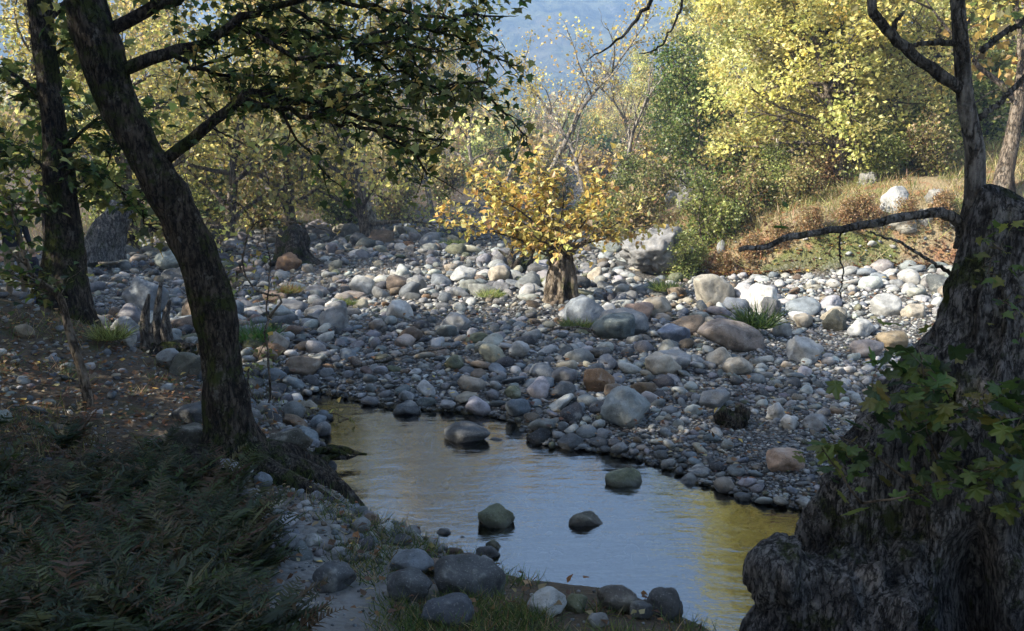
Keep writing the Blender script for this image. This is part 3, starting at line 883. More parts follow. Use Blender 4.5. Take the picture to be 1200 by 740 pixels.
def background_trees():
    yel = ((YEL, 4), (PALE, 3), (LIME, 4), (GOLD, .8))
    gold = ((GOLD, 4), (YEL, 3), (TAN, 2), (OLIVE, 1))
    oliv = ((OLIVE, 1.2), (LIME, 3), (TAN, 2), (YEL, 3.5), (GOLD, 2.5), (PALE, 1))
    green = ((GREEN, 4), (OLIVE, 2), (LIME, 1))
    proto('big_yellow', seed=1, h=11, r=.20, fork=.10, limbs=26, limb=.38, limb_el=.3, subs=7, sub=.45, leaf=.15, per=92, spread=.27, pal=yel, stems=2, bark='bark_brown', stem_spread=.28)
    proto('yellow', seed=2, h=9, r=.15, fork=.18, limbs=22, limb=.36, subs=6, leaf=.145, per=80, spread=.27, pal=yel, bark='bark_pale')
    proto('gold', seed=3, h=9, r=.15, fork=.15, limbs=20, limb=.40, subs=6, leaf=.13, per=64, spread=.28, pal=gold, bark='bark_pale', bare=.12)
    proto('olive_low', seed=4, h=6, r=.17, fork=.08, limbs=20, limb=.55, limb_el=.25, subs=6, leaf=.13, per=58, spread=.34, pal=oliv, bark='bark_brown', up=.0)
    proto('olive_tall', seed=5, h=10, r=.17, fork=.2, limbs=20, limb=.36, subs=6, leaf=.15, per=44, spread=.36, pal=oliv, bark='bark_brown')
    proto('slender', seed=6, h=9, r=.13, fork=.28, limbs=12, limb=.30, limb_el=.7, subs=4, leaf=.13, per=28, spread=.26, pal=gold, bark='bark_pale', bare=.35, wig=.12)
    proto('bare', seed=7, h=8, r=.12, fork=.22, limbs=15, limb=.38, limb_el=.7, subs=6, leaf=.15, per=7, spread=.25, pal=((TAN, 3), (PALE, 1), (GOLD, 1)), bark='bark_pale', bare=.55, wig=.13)
    proto('green', seed=8, h=5.5, r=.11, fork=.12, limbs=20, limb=.40, limb_el=.5, subs=6, leaf=.12, per=44, spread=.26, pal=green, bark='bark_brown', stems=2)
    proto('shrub', seed=9, h=1.5, r=.03, fork=.05, limbs=14, limb=.6, limb_el=.6, subs=5, leaf=.07, per=24, spread=.12, pal=((GREEN, 2), (LIME, 3), (OLIVE, 2)), bark='bark_brown', stems=3)
    proto('shrub_warm', seed=10, h=1.3, r=.03, fork=.05, limbs=13, limb=.6, limb_el=.6, subs=5, leaf=.07, per=18, spread=.12, pal=((OLIVE, 3), (RUST, .7), (TAN, 2.5), (LIME, 2)), bark='bark_brown', stems=3)
    proto('rust', seed=19, h=.75, r=.015, fork=.05, limbs=12, limb=.7, limb_el=.5, subs=5, leaf=.055, per=20, spread=.10, pal=((RUST, 3), (TAN, 3.5), (OLIVE, 1.5), ((.38, .24, .11), 2)), bark='bark_brown', stems=3)
    proto('orange', seed=12, h=8, r=.16, fork=.15, limbs=16, limb=.36, subs=5, leaf=.20, per=26, spread=.34, pal=((GOLD, 3), (OLIVE, 3), (RUST, 1.5), (GREEN, 1)), bark='bark_brown')
    gB = 'bushes under the left trees'
    gL, gC, gR = 'trees of the far left bank', 'trees at the head of the river bed', 'trees of the right bank'
    P = put_tree
    # right bank
    P('big_yellow', tx(985, 20.9), 20.9, .70, .4, 'biggest bright yellow plane tree, thick brown trunk above the low branch', gR, sz=.86)
    P('yellow', tx(900, 22.5), 22.5, .66, 5.3, 'low leafy yellow tree above the leafy green bush and the low branch tip', gR)
    P('yellow', tx(940, 24), 24, .76, 1.9, 'bright yellow plane tree with a thin pale stem left of the biggest yellow tree', gR)
    P('yellow', tx(868, 27), 27, .82, 4.2, 'yellow plane tree above the huge cracked rock and the scree', gR)
    P('big_yellow', tx(1060, 27), 27, .78, 3.1, 'yellow plane tree behind the curved pale branch of the gnarled trunk', gR)
    P('orange', tx(1172, 17.5), 17.5, 1.05, .8, 'orange and olive tree with a pale trunk just behind the gnarled trunk', gR)
    P('olive_tall', tx(1190, 24), 24, 1.0, 2.2, 'olive leaved tree at the far right beyond the orange one', gR)
    P('yellow', tx(846, 36), 36, .85, 2.9, 'yellow plane tree rising behind the green tree of the right bank', gR)
    P('green', tx(838, 24.5), 24.5, .72, .5, 'fresh green small tree under the yellow trees beside the scree', gR, 'green_tree')
    P('green', tx(790, 34), 34, .85, 2.5, 'grey-green rounded tree with slim stems above the scree', gR, 'green_tree')
    P('shrub', tx(715, 26), 26, 1.1, 1.0, 'light green bush left of the huge cracked rock', 'bushes on the right bank', 'shrub', 'bush')
    P('shrub_warm', tx(745, 25), 25, 1.2, 2.0, 'reddish brown bush growing above the huge cracked rock', 'bushes on the right bank', 'shrub', 'bush')
    P('shrub', tx(748, 28), 28, 1.2, 3.0, 'lime green bush on the slope below the scree', 'bushes on the right bank', 'shrub', 'bush')
    P('shrub', tx(832, 19.2), 19.2, .95, 4.0, 'leafy green bush right of the huge cracked rock', 'bushes on the right bank', 'shrub', 'bush')
    P('shrub', tx(803, 18.0), 18.0, .55, 5.0, 'low bright green bush in front of the long weathered boulder', 'bushes on the right bank', 'shrub', 'bush')
    P('shrub_warm', tx(860, 20), 20, 1.0, 1.0, 'brownish bush in the dry grass left of the low branch tip', 'bushes on the right bank', 'shrub', 'bush')
    P('shrub_warm', tx(930, 19.6), 19.6, .8, 2.4, 'tan bush in the dry grass under the low branch', 'bushes on the right bank', 'shrub', 'bush')
    P('shrub', tx(1030, 20), 20, .8, 3.4, 'green bush in the dry grass below the pale rock ledge', 'bushes on the right bank', 'shrub', 'bush')
    P('shrub_warm', tx(1085, 19.5), 19.5, .9, 5.2, 'olive bush in the dry grass beside the gnarled trunk', 'bushes on the right bank', 'shrub', 'bush')
    P('olive_low', tx(1045, 22.5), 22.5, .5, 1.1, 'small yellow-green tree with a low crown over the rocky bank', gR)
    P('olive_low', tx(965, 21.5), 21.5, .42, 2.6, 'small yellow-green tree leaning before the thick brown trunk', gR)
    P('shrub', tx(1065, 20.5), 20.5, .9, .9, 'green bush just above the pale rock ledge', 'bushes on the right bank', 'shrub', 'bush')
    P('shrub', tx(905, 20.2), 20.2, .85, 1.9, 'green bush uphill of the low branch tip', 'bushes on the right bank', 'shrub', 'bush')
    P('shrub_warm', tx(1000, 24), 24, 1.3, .3, 'olive bush on the rocky bank behind the thick brown trunk', 'bushes on the right bank', 'shrub', 'bush')
    P('shrub', tx(690, 29), 29, 1.0, .3, 'olive green bush behind the pollard at the bank foot', 'bushes on the right bank', 'shrub', 'bush')
    # centre
    P('slender', tx(625, 35), 35, 1.05, .5, 'slender pale tree forking in a V against the blue mountain', gC)
    P('slender', tx(690, 31), 31, .75, 2.5, 'pale slim trunk standing behind the pollard crown, sparse golden leaves', gC)
    P('bare', tx(722, 32), 32, .8, 1.3, 'thin grey tree with few leaves right of the pale slim trunk', gC)
    P('bare', tx(560, 40), 40, 1.0, 3.3, 'leaning bare pale tree left of the V-forked slender tree', gC)
    P('bare', tx(505, 38), 38, 1.05, 4.7, 'bare many-branched grey tree behind the left golden trees', gC)
    P('gold', tx(540, 70), 70, .85, 1.0, 'golden tree at the far end of the gravel', gC)
    P('gold', tx(700, 74), 74, .8, 2.0, 'golden tree far behind the pale slim trunk', gC)
    P('yellow', tx(762, 66), 66, .78, 3.0, 'pale yellow tree rising far behind the grey-green rounded tree', gC)
    P('bare', tx(655, 44), 44, .75, .9, 'greyish leafless tree in the thicket right of the V-forked slender tree', gC)
    P('bare', tx(475, 33), 33, 1.1, .2, 'pale forked bare trunk beside the low spreading golden olive tree', gC)
    P('slender', tx(585, 41), 41, .72, 1.2, 'pale thin tree between the leaning bare tree and the V-forked tree', gC)
    P('bare', tx(740, 38), 38, .72, 5.2, 'pale branching tree left of the grey-green rounded tree', gC)
    # left bank
    P('slender', tx(445, 27.5), 27.5, 1.5, 4.1, 'tall pale trunk with few golden leaves rising through the left thicket', gL)
    P('olive_low', tx(430, 26), 26, 1.0, .4, 'low spreading golden olive tree at the edge of the stone bank', gL)
    P('olive_low', tx(345, 27), 27, 1.05, 2.1, 'low leafy olive tree above the dark root mound', gL)
    P('olive_low', tx(265, 25), 25, 1.05, 3.9, 'low olive tree just right of the leaning mossy trunk', gL)
    P('gold', tx(385, 33), 33, 1.45, 5.1, 'golden tree behind the low spreading olive trees', gL)
    P('olive_tall', tx(300, 36), 36, .85, 1.7, 'tall olive tree behind the low trees of the left bank', gL)
    P('olive_tall', tx(190, 29), 29, .75, 2.8, 'tall olive tree seen between the two dark trunks', gL)
    P('olive_low', tx(150, 23), 23, 1.1, 5.6, 'dark leafy low tree behind the broken stump', gL)
    P('olive_tall', tx(60, 22), 22, .68, .2, 'tall shaded tree behind the upright dark trunk', gL)
    P('olive_tall', tx(-40, 18), 18, .62, 4.4, 'shaded leafy tree at the far left edge', gL)
    P('gold', tx(475, 39), 39, 1.4, 2.2, 'tall golden tree rising behind the bare many-branched grey tree', gL)
    P('gold', tx(120, 32), 32, 1.1, 3.5, 'golden tree far behind the shaded left trees', gL)
    for k, (px, Y, s, key, lab) in enumerate([(205, 26.5, 1.2, 'shrub', 'green bush on the left bank beside the leaning mossy trunk'), (310, 29, 1.4, 'shrub_warm', 'brown-green bush behind the dark tree foot'), (405, 30, 1.5, 'shrub', 'green bush under the golden olive tree'),
            (460, 33, 1.5, 'shrub_warm', 'warm brown bush where the left bank meets the far gravel'), (250, 30, 1.6, 'shrub', 'green bush under the low olive tree by the leaning trunk'), (130, 27, 1.5, 'shrub', 'dark bush beside the pale old trunk'), (370, 34, 1.7, 'shrub_warm', 'olive bush deeper in the left thicket'),
            (520, 42, 1.7, 'shrub_warm', 'brown bush at the far end of the gravel'), (590, 44, 1.9, 'shrub_warm', 'tan bush at the far end of the gravel behind the pollard'), (650, 40, 1.6, 'shrub_warm', 'tan bush behind the pollard crown'), (560, 50, 2.2, 'shrub', 'olive bush beyond the far gravel')]):
        P(key, tx(px, Y), Y, s, k * 1.3, lab, gB, 'shrub', 'bush')
    for k, (px, Y, s, key, lab) in enumerate([(885, 24, 1.6, 'shrub_warm', 'brown bush under the yellow trees above the cracked rock'), (950, 27, 1.8, 'shrub', 'green bush uphill behind the thick brown trunk'), (1020, 27, 1.5, 'shrub_warm', 'twiggy brown bush above the sunlit bank boulder'),
            (1090, 25, 1.5, 'shrub_warm', 'twiggy bush right of the sunlit bank boulder'), (1130, 23, 1.5, 'shrub', 'green bush behind the gnarled trunk'), (870, 32, 2.0, 'shrub', 'large green bush high on the right bank'), (920, 34, 2.2, 'shrub_warm', 'large brown bush high under the yellow trees'),
            (1000, 34, 2.2, 'shrub', 'large green bush high behind the thick brown trunk'), (1075, 34, 2.2, 'shrub_warm', 'large brown bush high on the rocky bank'), (1150, 32, 2.2, 'shrub', 'large green bush high at the edge by the orange tree'), (770, 30, 1.4, 'shrub_warm', 'brown bush at the left edge of the scree'), (840, 29, 1.6, 'shrub', 'green bush at the right edge of the scree')]):
        P(key, tx(px, Y), Y, s, k * 1.7, lab, 'bushes on the right bank', 'shrub', 'bush')
    for k, (px, Y, s, lab) in enumerate([(822, 18.6, .9, 'right of the long weathered boulder'), (850, 18.9, 1.0, 'left of the white round boulder'), (880, 18.8, 1.1, 'behind the white round boulder'), (915, 18.9, 1.0, 'under the tip of the low branch'), (950, 18.7, 1.1, 'under the middle of the low branch'),
            (990, 18.9, 1.0, 'below the thick brown trunk'), (1015, 19.6, 1.2, 'right below the thick brown trunk'), (1060, 19.0, 1.0, 'below the sunlit bank boulder'), (1100, 18.8, 1.1, 'left of the gnarled trunk'), (780, 19.5, .9, 'at the right foot of the huge cracked rock'), (960, 21.0, 1.3, 'beside the thick brown trunk'), (1075, 21.5, 1.3, 'on the rocky bank by the sunlit boulder')]):
        Y = Y if Y > 20 else float(np.interp(px, [780, 850, 950, 1100], [18.7, 18.0, 17.7, 17.35]))
        P('rust', tx(px, Y), Y, s * (.55 if Y < 20 else .7), k * 2.1, 'russet bracken clump at the bank ' + lab, 'russet bracken on the right bank', 'bracken', 'fern')
    # trees outside the picture that shade the near bank
    proto('shade', seed=14, h=12, r=.28, fork=.25, limbs=20, limb=.36, subs=6, leaf=.20, per=64, spread=.42, pal=((GREEN, 3), (OLIVE, 3), (LIME, 1)), bark='bark_dark', stems=2)
    for k, (x, y, s, rz, sz) in enumerate(SHADE):
        P('shade', x, y, s, rz, 'tall leafy plane tree of the near bank casting its shade over the pool', 'shade trees of the near bank', sz=sz)

SHADE = [(-10.8, 10.2, .64, 0, 1), (-9.6, 6.2, .60, 1, 1), (-8.5, 2.2, .78, 2, 1), (-7.5, -2, 1.1, 3, 1), (-13.5, 12.5, .8, 4, 1), (-15.5, 15, .75, 2, 1), (-15, 18.5, .58, 3, 1), (-12, -5, 1.2, 5, 1),
         (-3.5, -5.5, 1.1, .7, 1), (-14, 0, 1.2, .3, 1)]

def far_forest():
    rng = np.random.default_rng(77)
    acc = Acc()
    pal = [((YEL, 3), (PALE, 2), (GOLD, 1)), ((GOLD, 2), (TAN, 3)), ((OLIVE, 3), (LIME, 1)), ((GREEN, 2), (OLIVE, 2)), ((TAN, 2), (PALE, 1))]
    for k in range(560):
        y = 50 + 210 * rng.uniform() ** 1.3; x = rng.uniform(-.62, .62) * y * 1.05
        z = gz(x, y); h = rng.uniform(.7, 1.1) * np.clip(.055 * y, 3.0, 9); m = 260
        q = rng.normal(size=(m, 3)); q /= np.linalg.norm(q, axis=1)[:, None]; q *= rng.uniform(.55, 1, (m, 1))
        P = np.array([x, y, z + h * .58]) + q * np.array([h * .36, h * .36, h * .45]) * (1 + .25 * np.sin(q[:, :1] * 7 + k))
        leaves(acc, P, .22 + y * .0035, pick(pal[rng.integers(0, 5)], m, rng, .25), 'quad', .2, rng)
    o = obj('far_forest', acc.build('far_forest', M['leaf'], False)); o['kind'] = 'stuff'
    o['label'] = 'far autumn wood filling the valley below the blue mountain'

# ------------------------------------------------------------------ near trees
def twigs_with_leaves(wood, crown, B, rng, n, L, leaf, pal, per=5, r=.006, kind='lobed', down=.12, sidew=.9, t0=.15):
    """leafy twigs along a branch path B"""
    for k in range(n):
        u = t0 + (1 - t0) * (k + rng.uniform()) / n * .999
        g = min(int(u * (len(B) - 1)), len(B) - 2); q = B[g] + (B[g + 1] - B[g]) * (u * (len(B) - 1) - g)
        d = B[g + 1] - B[g]; d = d / np.linalg.norm(d) + rng.normal(size=3) * sidew * np.array([1, 1, .7])
        S, dd = grow(q, d, L * rng.uniform(.4, 1.25), 4, .2, -.04, rng)
        tube(wood, S, np.linspace(r, .002, 5), 3)
        for p in S[1:]:
            m = max(1, rng.poisson(per / 4 * 1.3))
            P = p + rng.normal(size=(m, 3)) * .05
            D = np.tile(dd, (m, 1)) * .5 + rng.normal(size=(m, 3)) * .6
            leaves(crown, P, leaf, pick(pal, m, rng, .22), kind, .8, rng, D, down)

def px_path(pts, n, Y0):
    """pixel waypoints with a distance each (or one for all)"""
    return smooth_path([at_y(p[0], p[1], p[2] if len(p) > 2 else Y0) for p in pts], n)

def flare(rad, n, amt, k=6):
    i = np.arange(n); return rad * (1 + amt * np.exp(-i / k))

def leaning_tree():
    rng = np.random.default_rng(31)
    x, y, z = og(278, 548)
    Y = y + .1
    t = thing('plane_tree', 'dark mossy trunk leaning over the pool from the near left bank', 'tree', (x, Y, z), 'near trees framing the pool')
    LAND.append((278, 470, 'leaning mossy trunk'))
    W = Acc(); Cc = Acc()
    P = px_path([(280, 575), (273, 520), (263, 450), (256, 400), (248, 353), (217, 265), (182, 203), (163, 169), (131, 101), (110, 34), (95, -30), (70, -130), (60, -260), (70, -420)], 90, Y)
    px_r = np.interp(np.arange(90), [0, 7, 14, 22, 30, 40, 50, 62, 90], [38, 32, 26, 23.5, 24, 22, 21, 24, 18])
    rad = px_r * Y / F
    rad[0:9] *= np.linspace(1.75, 1.05, 9)
    tube(W, P, rad, 44, .27, 3.0, 6.5)
    for a in np.linspace(0, 6.28, 8)[:-1]:                              # surface roots
        q = P[3].copy(); d = np.array([math.cos(a), math.sin(a), -.25])
        Q, _ = grow(q, d, rng.uniform(.7, 1.3), 8, .16, -.03, rng)
        for k in range(2, 9): Q[k][2] = gz(Q[k][0], Q[k][1]) + .05 - .008 * k
        tube(W, Q, np.linspace(.15, .03, 9), 10, .25, 1.0, 8.0)
    bpaths = [
        ([(190, 190), (240, 152), (275, 122), (300, 110), (345, 118), (400, 132), (470, 150), (520, 168)], .042, 22),
        ([(285, 116), (330, 132), (380, 140), (430, 152), (480, 176), (500, 200)], .022, 14),
        ([(137, 85), (195, 62), (235, 54), (262, 36), (310, 36), (370, 45), (440, 48), (500, 60)], .045, 24),
        ([(245, 48), (290, 18), (330, 4), (390, 2), (450, 12), (520, 18), (590, 20)], .030, 22),
        ([(120, 40), (180, 10), (240, -20), (320, -45), (420, -50), (520, -40), (600, -20)], .045, 26),
        ([(300, 40), (350, 70), (400, 84), (450, 96), (500, 100), (560, 110)], .018, 20),
        ([(200, 62), (240, 84), (300, 92), (360, 96)], .02, 12),
        ([(340, 10), (380, 30), (430, 70), (480, 90), (530, 120)], .016, 16),
        ([(420, 45), (470, 30), (520, 40), (560, 55), (600, 75)], .012, 12),
        ([(110, 10), (60, -60), (10, -120), (-60, -160)], .06, 12),
        ([(95, -60), (160, -140), (260, -200), (380, -220)], .06, 18),
        ([(66, -200), (140, -300), (260, -360)], .05, 14),
        ([(64, -300), (0, -420), (-80, -500)], .05, 14),
        ([(200, 195), (180, 215), (165, 250), (180, 270)], .008, 4),
    ]
    pal = ((DKGREEN, 1.5), (GREEN, 3), (OLIVE, 3), (LIME, 1), (GOLD, .3))
    for k, (pts, r, nt) in enumerate(bpaths):
        dY = rng.uniform(-.7, .9) if k else .1
        n = 22
        dep = np.linspace(0, dY, len(pts))
        B = smooth_path([at_y(a, b, Y + e) for (a, b), e in zip(pts, dep)], n)
        B[3:] += rng.normal(size=(n - 3, 3)) * .015
        tube(W, B, np.linspace(r, .006, n), 8 if r > .03 else 5, .1, 2.0, 12.0)
        twigs_with_leaves(W, Cc, B, rng, int(nt * 2.2), .24, .066, pal, 3.6)
        for m in range(nt // 6):                                          # side boughs give depth
            g = rng.integers(5, n - 1)
            d = (B[g] - B[g - 1]); d = d / np.linalg.norm(d) + np.array([rng.normal() * .35, rng.normal() * 1.1, rng.normal() * .35])
            S, _ = grow(B[g], d, rng.uniform(.4, .9), 7, .14, -.01, rng)
            tube(W, S, np.linspace(.012, .003, 8), 4)
            twigs_with_leaves(W, Cc, S, rng, 8, .22, .066, pal, 4)
    o = obj('trunk', W.build('trunk', M['bark_dark']), t); o.location = -t.location
    o = obj('crown', Cc.build('crown', M['leaf'], False), t); o.location = -t.location

def upright_tree():
    rng = np.random.default_rng(33)
    Y = 9.3; x = tx(78, Y)
    t = thing('plane_tree', 'upright dark trunk with a swollen root foot on the left bank', 'tree', (x, Y, gz(x, Y)), 'near trees framing the pool')
    LAND.append((80, 330, 'upright dark trunk'))
    W, Cc = Acc(), Acc()
    P = px_path([(80, 440), (78, 400), (76, 340), (74, 290), (70, 220), (62, 140), (52, 60), (46, 0), (40, -120), (45, -260)], 60, Y)
    rad = np.interp(np.arange(60), [0, 8, 16, 24, 32, 60], [42, 36, 26, 19, 14, 11]) * Y / F
    tube(W, P, rad, 22, .2, 8.0, 4.0)
    pal = ((DKGREEN, 2), (GREEN, 3), (OLIVE, 3), (LIME, .6))
    for pts, r in [([(66, 190), (90, 160), (130, 130), (170, 128)], .03), ([(60, 130), (20, 90), (-30, 70)], .04), ([(50, 30), (90, -10), (140, -60)], .04),
                   ([(72, 260), (40, 240), (5, 235), (-30, 245)], .03), ([(72, 235), (100, 220), (128, 190), (120, 165)], .012), ([(70, 210), (96, 196), (135, 215), (150, 240)], .012),
                   ([(55, 70), (90, 50), (120, 60)], .02), ([(44, 0), (0, -40), (-60, -60)], .04), ([(70, 210), (30, 180), (0, 170)], .02)]:
        B = smooth_path([at_y(a, b, Y + rng.normal() * .15) for a, b in pts], 14)
        tube(W, B, np.linspace(r, .005, 14), 6)
        twigs_with_leaves(W, Cc, B, rng, 22, .42, .12, pal, 4.5, kind='lobed')
    o = obj('trunk', W.build('trunk', M['bark_dark']), t); o.location = -t.location
    o = obj('crown', Cc.build('crown', M['leaf'], False), t); o.location = -t.location
    # thin crooked sapling in front of it
    Y = 6.6; x, _, _ = at_y(104, 500, Y)
    t = thing('sapling', 'thin crooked sapling bending in front of the upright dark trunk', 'sapling', (x, Y, gz(x, Y)))
    W, Cc = Acc(), Acc()
    B = px_path([(106, 520), (103, 470), (94, 430), (80, 385), (72, 352), (52, 334), (36, 318), (20, 270), (10, 230)], 40, Y)
    tube(W, B, np.linspace(.045, .01, 40), 8, .15, 1.0, 14)
    twigs_with_leaves(W, Cc, B, rng, 34, .34, .07, ((DKGREEN, 2), (GREEN, 2), (OLIVE, 2)), 5, kind='hex', t0=.5)
    o = obj('trunk', W.build('trunk', M['bark_brown']), t); o.location = -t.location
    o = obj('crown', Cc.build('crown', M['leaf'], False), t); o.location = -t.location
    # twiggy shrub between the leaning trunk and the side stream
    Y = 8.8; x, _, _ = at_y(315, 470, Y)
    t = thing('sapling', 'bare twiggy sapling with a few leaves right of the leaning mossy trunk', 'sapling', (x, Y, gz(x, Y)))
    W, Cc = Acc(), Acc()
    for pts in [[(312, 500), (316, 430), (312, 370), (316, 320), (310, 270)], [(312, 372), (330, 350), (300, 340), (285, 300), (300, 262), (345, 262), (400, 272)],
                [(300, 470), (290, 440), (318, 395)], [(318, 500), (345, 480), (380, 482), (412, 492)], [(285, 310), (270, 330), (262, 320)], [(298, 264), (280, 240), (262, 235)]]:
        B = px_path(pts, 16, Y) + rng.normal(size=(16, 3)) * .012
        tube(W, B, np.linspace(.014, .004, 16), 5)
        twigs_with_leaves(W, Cc, B, rng, 9, .22, .06, ((OLIVE, 2), (LIME, 1), (GOLD, .5)), 1.6, r=.003, kind='hex')
    o = obj('trunk', W.build('trunk', M['bark_brown']), t); o.location = -t.location
    o = obj('crown', Cc.build('crown', M['leaf'], False), t); o.location = -t.location

def fluted(acc, P, RX, RY, segs, seed, flute=.2, nfl=7, rough=.12, freq=3.0, dents=(), fine=.042):
    """massive old trunk: rings along P with fluted, lumpy radius; dents = (angle, t, width, height, depth)"""
    n = len(P); a = np.linspace(0, 2 * np.pi, segs, endpoint=False)
    V = np.zeros((n, segs, 3))
    for i in range(n):
        t = i / (n - 1)
        for j in range(segs):
            ca, sa = math.cos(a[j]), math.sin(a[j])
            q = Vector((P[i][0] + ca * RX[i], P[i][1] + sa * RY[i], P[i][2]))
            tw = a[j] + .5 * t + .35 * mnoise.noise(Vector((ca * 1.2, sa * 1.2, t * 2 + seed)))
            f = 1 + flute * (1 - .5 * t) * (abs(math.sin(tw * nfl * .5)) ** .7 - .6)
            f += rough * (mnoise.noise(Vector((q.x * freq, q.y * freq, q.z * freq * .6 + seed))) + .5 * mnoise.noise(Vector((q.x * freq * 2.6, q.y * freq * 2.6, q.z * freq * 1.4 + seed))))
            f += .05 * mnoise.noise(Vector((q.x * 14, q.y * 22, q.z * 9)))
            rg = 1 - abs(mnoise.noise(Vector((q.x * 16, q.y * 16, q.z * 4.5 + seed)))) * 2
            f += fine * (rg * rg - .5) + fine * .6 * mnoise.noise(Vector((q.x * 34, q.y * 34, q.z * 16)))
            for (da, dt, wa, wt, dep) in dents:
                e = (math.remainder(a[j] - da, 2 * math.pi) / wa) ** 2 + ((t - dt) / wt) ** 2
                f -= dep * math.exp(-e * e)
            V[i, j] = (P[i][0] + ca * RX[i] * f, P[i][1] + sa * RY[i] * f, P[i][2] + (.02 + .12 * max(0, t - .75) * 4) * mnoise.noise(q * 4))
    i = np.arange(n - 1)[:, None] * segs; j = np.arange(segs)[None, :]; k = (j + 1) % segs
    Fq = np.stack([i + j, i + k, i + segs + k, i + segs + j], -1).reshape(-1, 4)
    base = acc.n
    acc.add(V.reshape(-1, 3), Fq)
    acc.V.append(np.array([V[-1].mean(0) - [0, 0, .05]])); acc.n += 1
    jj = np.arange(segs); kk = (jj + 1) % segs
    acc.F.setdefault(3, []).append(np.stack([np.full(segs, base + n * segs), base + (n - 1) * segs + jj, base + (n - 1) * segs + kk], -1))

